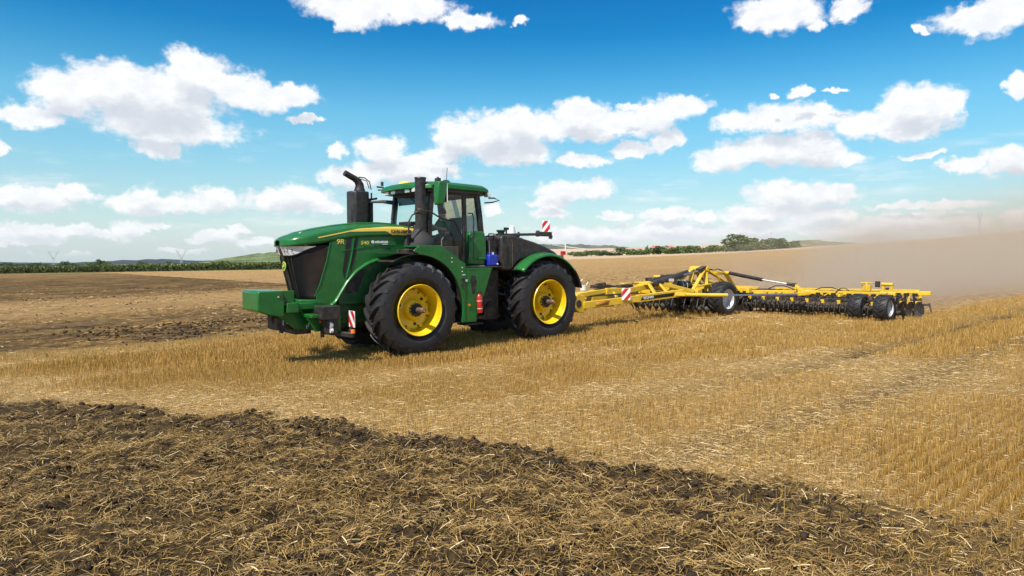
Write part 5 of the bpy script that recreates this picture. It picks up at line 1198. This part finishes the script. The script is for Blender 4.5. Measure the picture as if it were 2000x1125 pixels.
ridge('hills', [(900, 484), (1060, 478), (1120, 478), (1200, 481), (1245, 486), (1270, 492)], 2600, 494, 400, farmat('grey_woods', (.07, .09, .06), (.16, .17, .11), .02), jag=3)
ridge('hills', [(880, 494), (1000, 489), (1100, 486), (1215, 484.5), (1260, 483), (1330, 480), (1400, 477), (1480, 474), (1540, 473), (1600, 478), (1700, 490)], 900, 506, 300, farmat('stubble_hill', (.50, .36, .25), (.62, .46, .33), .01, (1, 4, 1)))
ridge('hills', [(1490, 478), (1530, 476), (1560, 471), (1600, 472), (1640, 474), (1680, 477), (1720, 484)], 520, 492, 120, farmat('dry_ridge', (.13, .14, .07), (.27, .23, .13), .06), jag=4, seed=9)
# two low red-roofed sheds on the pale hill
for px, w, lb in ((1281, 16, 'long bright red farm roof on the distant pale hill'), (1307, 14, 'paler red farm roof right of the brighter one on the distant hill')):
    b = empty('farm_shed', at(px, 700, 484)); tag(b, lb, 'shed')
    MB().rng((-w*.2, -3, -2), (w*.2, 3, .8)).build('wall', WHITE, b); MB().prism([(-3.4, .8), (0, 2.3), (3.4, .8)], -w*.25, w*.25, 'YZ').build('roof', pmat('faded_red_roof', (.62, .16, .12), .8), b)
# pylons and masts
def lattice(mb, pts0, pts1, nseg, r):
    for s in range(nseg):
        a, b = s/nseg, (s+1)/nseg
        lo = [Vector(p)*(1-a)+Vector(q)*a for p, q in zip(pts0, pts1)]; hi = [Vector(p)*(1-b)+Vector(q)*b for p, q in zip(pts0, pts1)]
        m = len(lo)
        for i in range(m): j = (i+1) % m; mb.cyl(lo[i], hi[i], r, n=4, cap=False); mb.cyl(lo[i], hi[j], r*.6, n=4, cap=False); mb.cyl(lo[j], hi[i], r*.6, n=4, cap=False)
GALV = pmat('galvanised_steel', (.45, .48, .50), .5, metal=.5)
def sq(w, z, cx=0): return [(cx-w, -w, z), (cx+w, -w, z), (cx+w, w, z), (cx-w, w, z)]
def pylon(px, d, base, top, label):
    H = (base-top)/FPX*d; p = empty('pylon', at(px, d, base)); tag(p, label, 'pylon', None)
    m = MB(); lattice(m, sq(H*.09, -2), sq(H*.03, H*.45), 5, .07); m.build('tower_body', GALV, p)
    m = MB(); lattice(m, sq(H*.03, H*.45), sq(H*.03, H*.92, -H*.26), 4, .06); lattice(m, sq(H*.03, H*.45), sq(H*.03, H*.92, H*.26), 4, .06); m.build('v_arms', GALV, p)
    m = MB(); m.beam((-H*.45, 0, H*.92), (H*.45, 0, H*.92),   .18, .22); m.cyl((-H*.30, 0, H*.92), (-H*.30, 0, H), .12, n=5); m.cyl((H*.30, 0, H*.92), (H*.30, 0, H), .12, n=5); m.build('crossarm', GALV, p)
    return p
pylon(105, 900, 522, 489, 'faint grey lattice pylon with V-shaped head far left above the hedgerow')
pylon(355, 760, 521, 487, 'grey lattice pylon standing left of the tractor, nearer to the green hill')
ma = empty('radio_mast', at(1505, 900, 474)); tag(ma, 'thin red and white banded mast above the right hedge', 'mast')
m0, m1 = MB(), MB()
for k in range(6): (m0 if k % 2 else m1).cyl((0, 0, k*2.9-1), (0, 0, (k+1)*2.9-1), .42-.04*k, n=8)
m0.build('white_band', WHITE, ma); m1.build('red_band', REDREF, ma)
ma = empty('water_tower', at(1910, 560, 462)); tag(ma, 'slim blue-grey tower seen through the dust on the right skyline', 'tower')
m0 = MB(); m0.cyl((0, 0, -4), (0, 0, 15), .9, .8, n=12); m0.build('tower_shaft', pmat('haze_faded_blue_grey', (.42, .50, .60), .7), ma)  # fading with distance is put into the tower's pale blue-grey
MB().cyl((0, 0, 15), (0, 0, 19.5), 1.5, 1.4, n=14).build('tower_head', pmat('haze_faded_blue_grey', (.2, .28, .4)), ma)
ma = empty('white_post', at(1104, 330, 487)); tag(ma, 'thin white post with a slanting boom on the pale field behind the tractor', 'post')
MB().cyl((0, 0, -2), (0, 0, 2.4), .25, n=6).build('post', WHITE, ma); MB().cyl((.1, 0, 1.2), (10, 0, .2), .12, n=5).cyl((-6, 0, 2), (10, 0, .2), .08, n=5).build('boom', WHITE, ma)

# ------------------------------------------------------------------ dust behind the cultivator
def dust():
    L, W_, H_ = 150.0, 44.0, 11.0
    mb = MB().rng((0, -W_/2, -1.0), (L, W_/2, H_)); 
    m = bpy.data.materials.new('dust_volume'); m.use_nodes = True; T = NT(m.node_tree); T.n.clear()
    tc = T.coord(); x, y, z = T.xyz(tc)
    hh = T.m('ADD', 1.1, T.m('MULTIPLY', x, .036))
    zf = T.m('EXPONENT', T.m('MULTIPLY', T.m('POWER', T.m('DIVIDE', T.m('MAXIMUM', z, 0.0), hh), 1.3), -1.0))
    wd = T.m('ADD', 5.5, T.m('MULTIPLY', x, .10)); yf = T.ss(T.m('ABSOLUTE', y), T.m('MULTIPLY', wd, 0.35), wd, 1.0, 0.0)
    xf = T.m('MULTIPLY', T.ss(x, 0.0, 6.0), T.m('SUBTRACT', 1.0, T.ss(x, 70.0, 148.0)))
    nn = T.m('MULTIPLY', T.ss(T.noise(T.vm('MULTIPLY', tc, (.7, 1, 1.3)), .20, 4, .6, dist=.6), .36, .66), 1.5)
    den = T.m('MULTIPLY', T.m('MULTIPLY', T.m('MULTIPLY', zf, yf), xf), T.m('ADD', .15, nn))
    den = T.m('DIVIDE', T.m('MULTIPLY', den, T.m('ADD', .36, T.ss(x, 4.0, 40.0, .30, 0.0))), T.m('ADD', 1.0, T.m('MULTIPLY', x, .012)))
    pv = T.node('ShaderNodeVolumePrincipled'); pv.inputs['Color'].default_value = (.96, .80, .62, 1); pv.inputs['Anisotropy'].default_value = .2
    T.put(pv.inputs['Density'], den)
    o = T.node('ShaderNodeOutputMaterial'); T.l.new(pv.outputs[0], o.inputs['Volume'])
    ob = mb.build('dust_cloud', m, None); wx, wy = to_world(-13.2, .5); ob.location = (wx, wy, .15); ob.rotation_euler = (0, 0, TH)
    tag(ob, 'pale brown dust drifting up behind the yellow cultivator', 'dust', kind='stuff')
dust()
# ------------------------------------------------------------------ haze
hz_ = MB().rng((-3500, -60, -140), (3500, 4300, 95))
hm = bpy.data.materials.new('haze_volume'); hm.use_nodes = True; T = NT(hm.node_tree); T.n.clear()
pv = T.node('ShaderNodeVolumePrincipled'); pv.inputs['Color'].default_value = (.80, .88, 1.0, 1); pv.inputs['Density'].default_value = .00005; pv.inputs['Anisotropy'].default_value = .3
o = T.node('ShaderNodeOutputMaterial'); T.l.new(pv.outputs[0], o.inputs['Volume'])
hz = hz_.build('haze', hm, None); hz['kind'] = 'stuff'
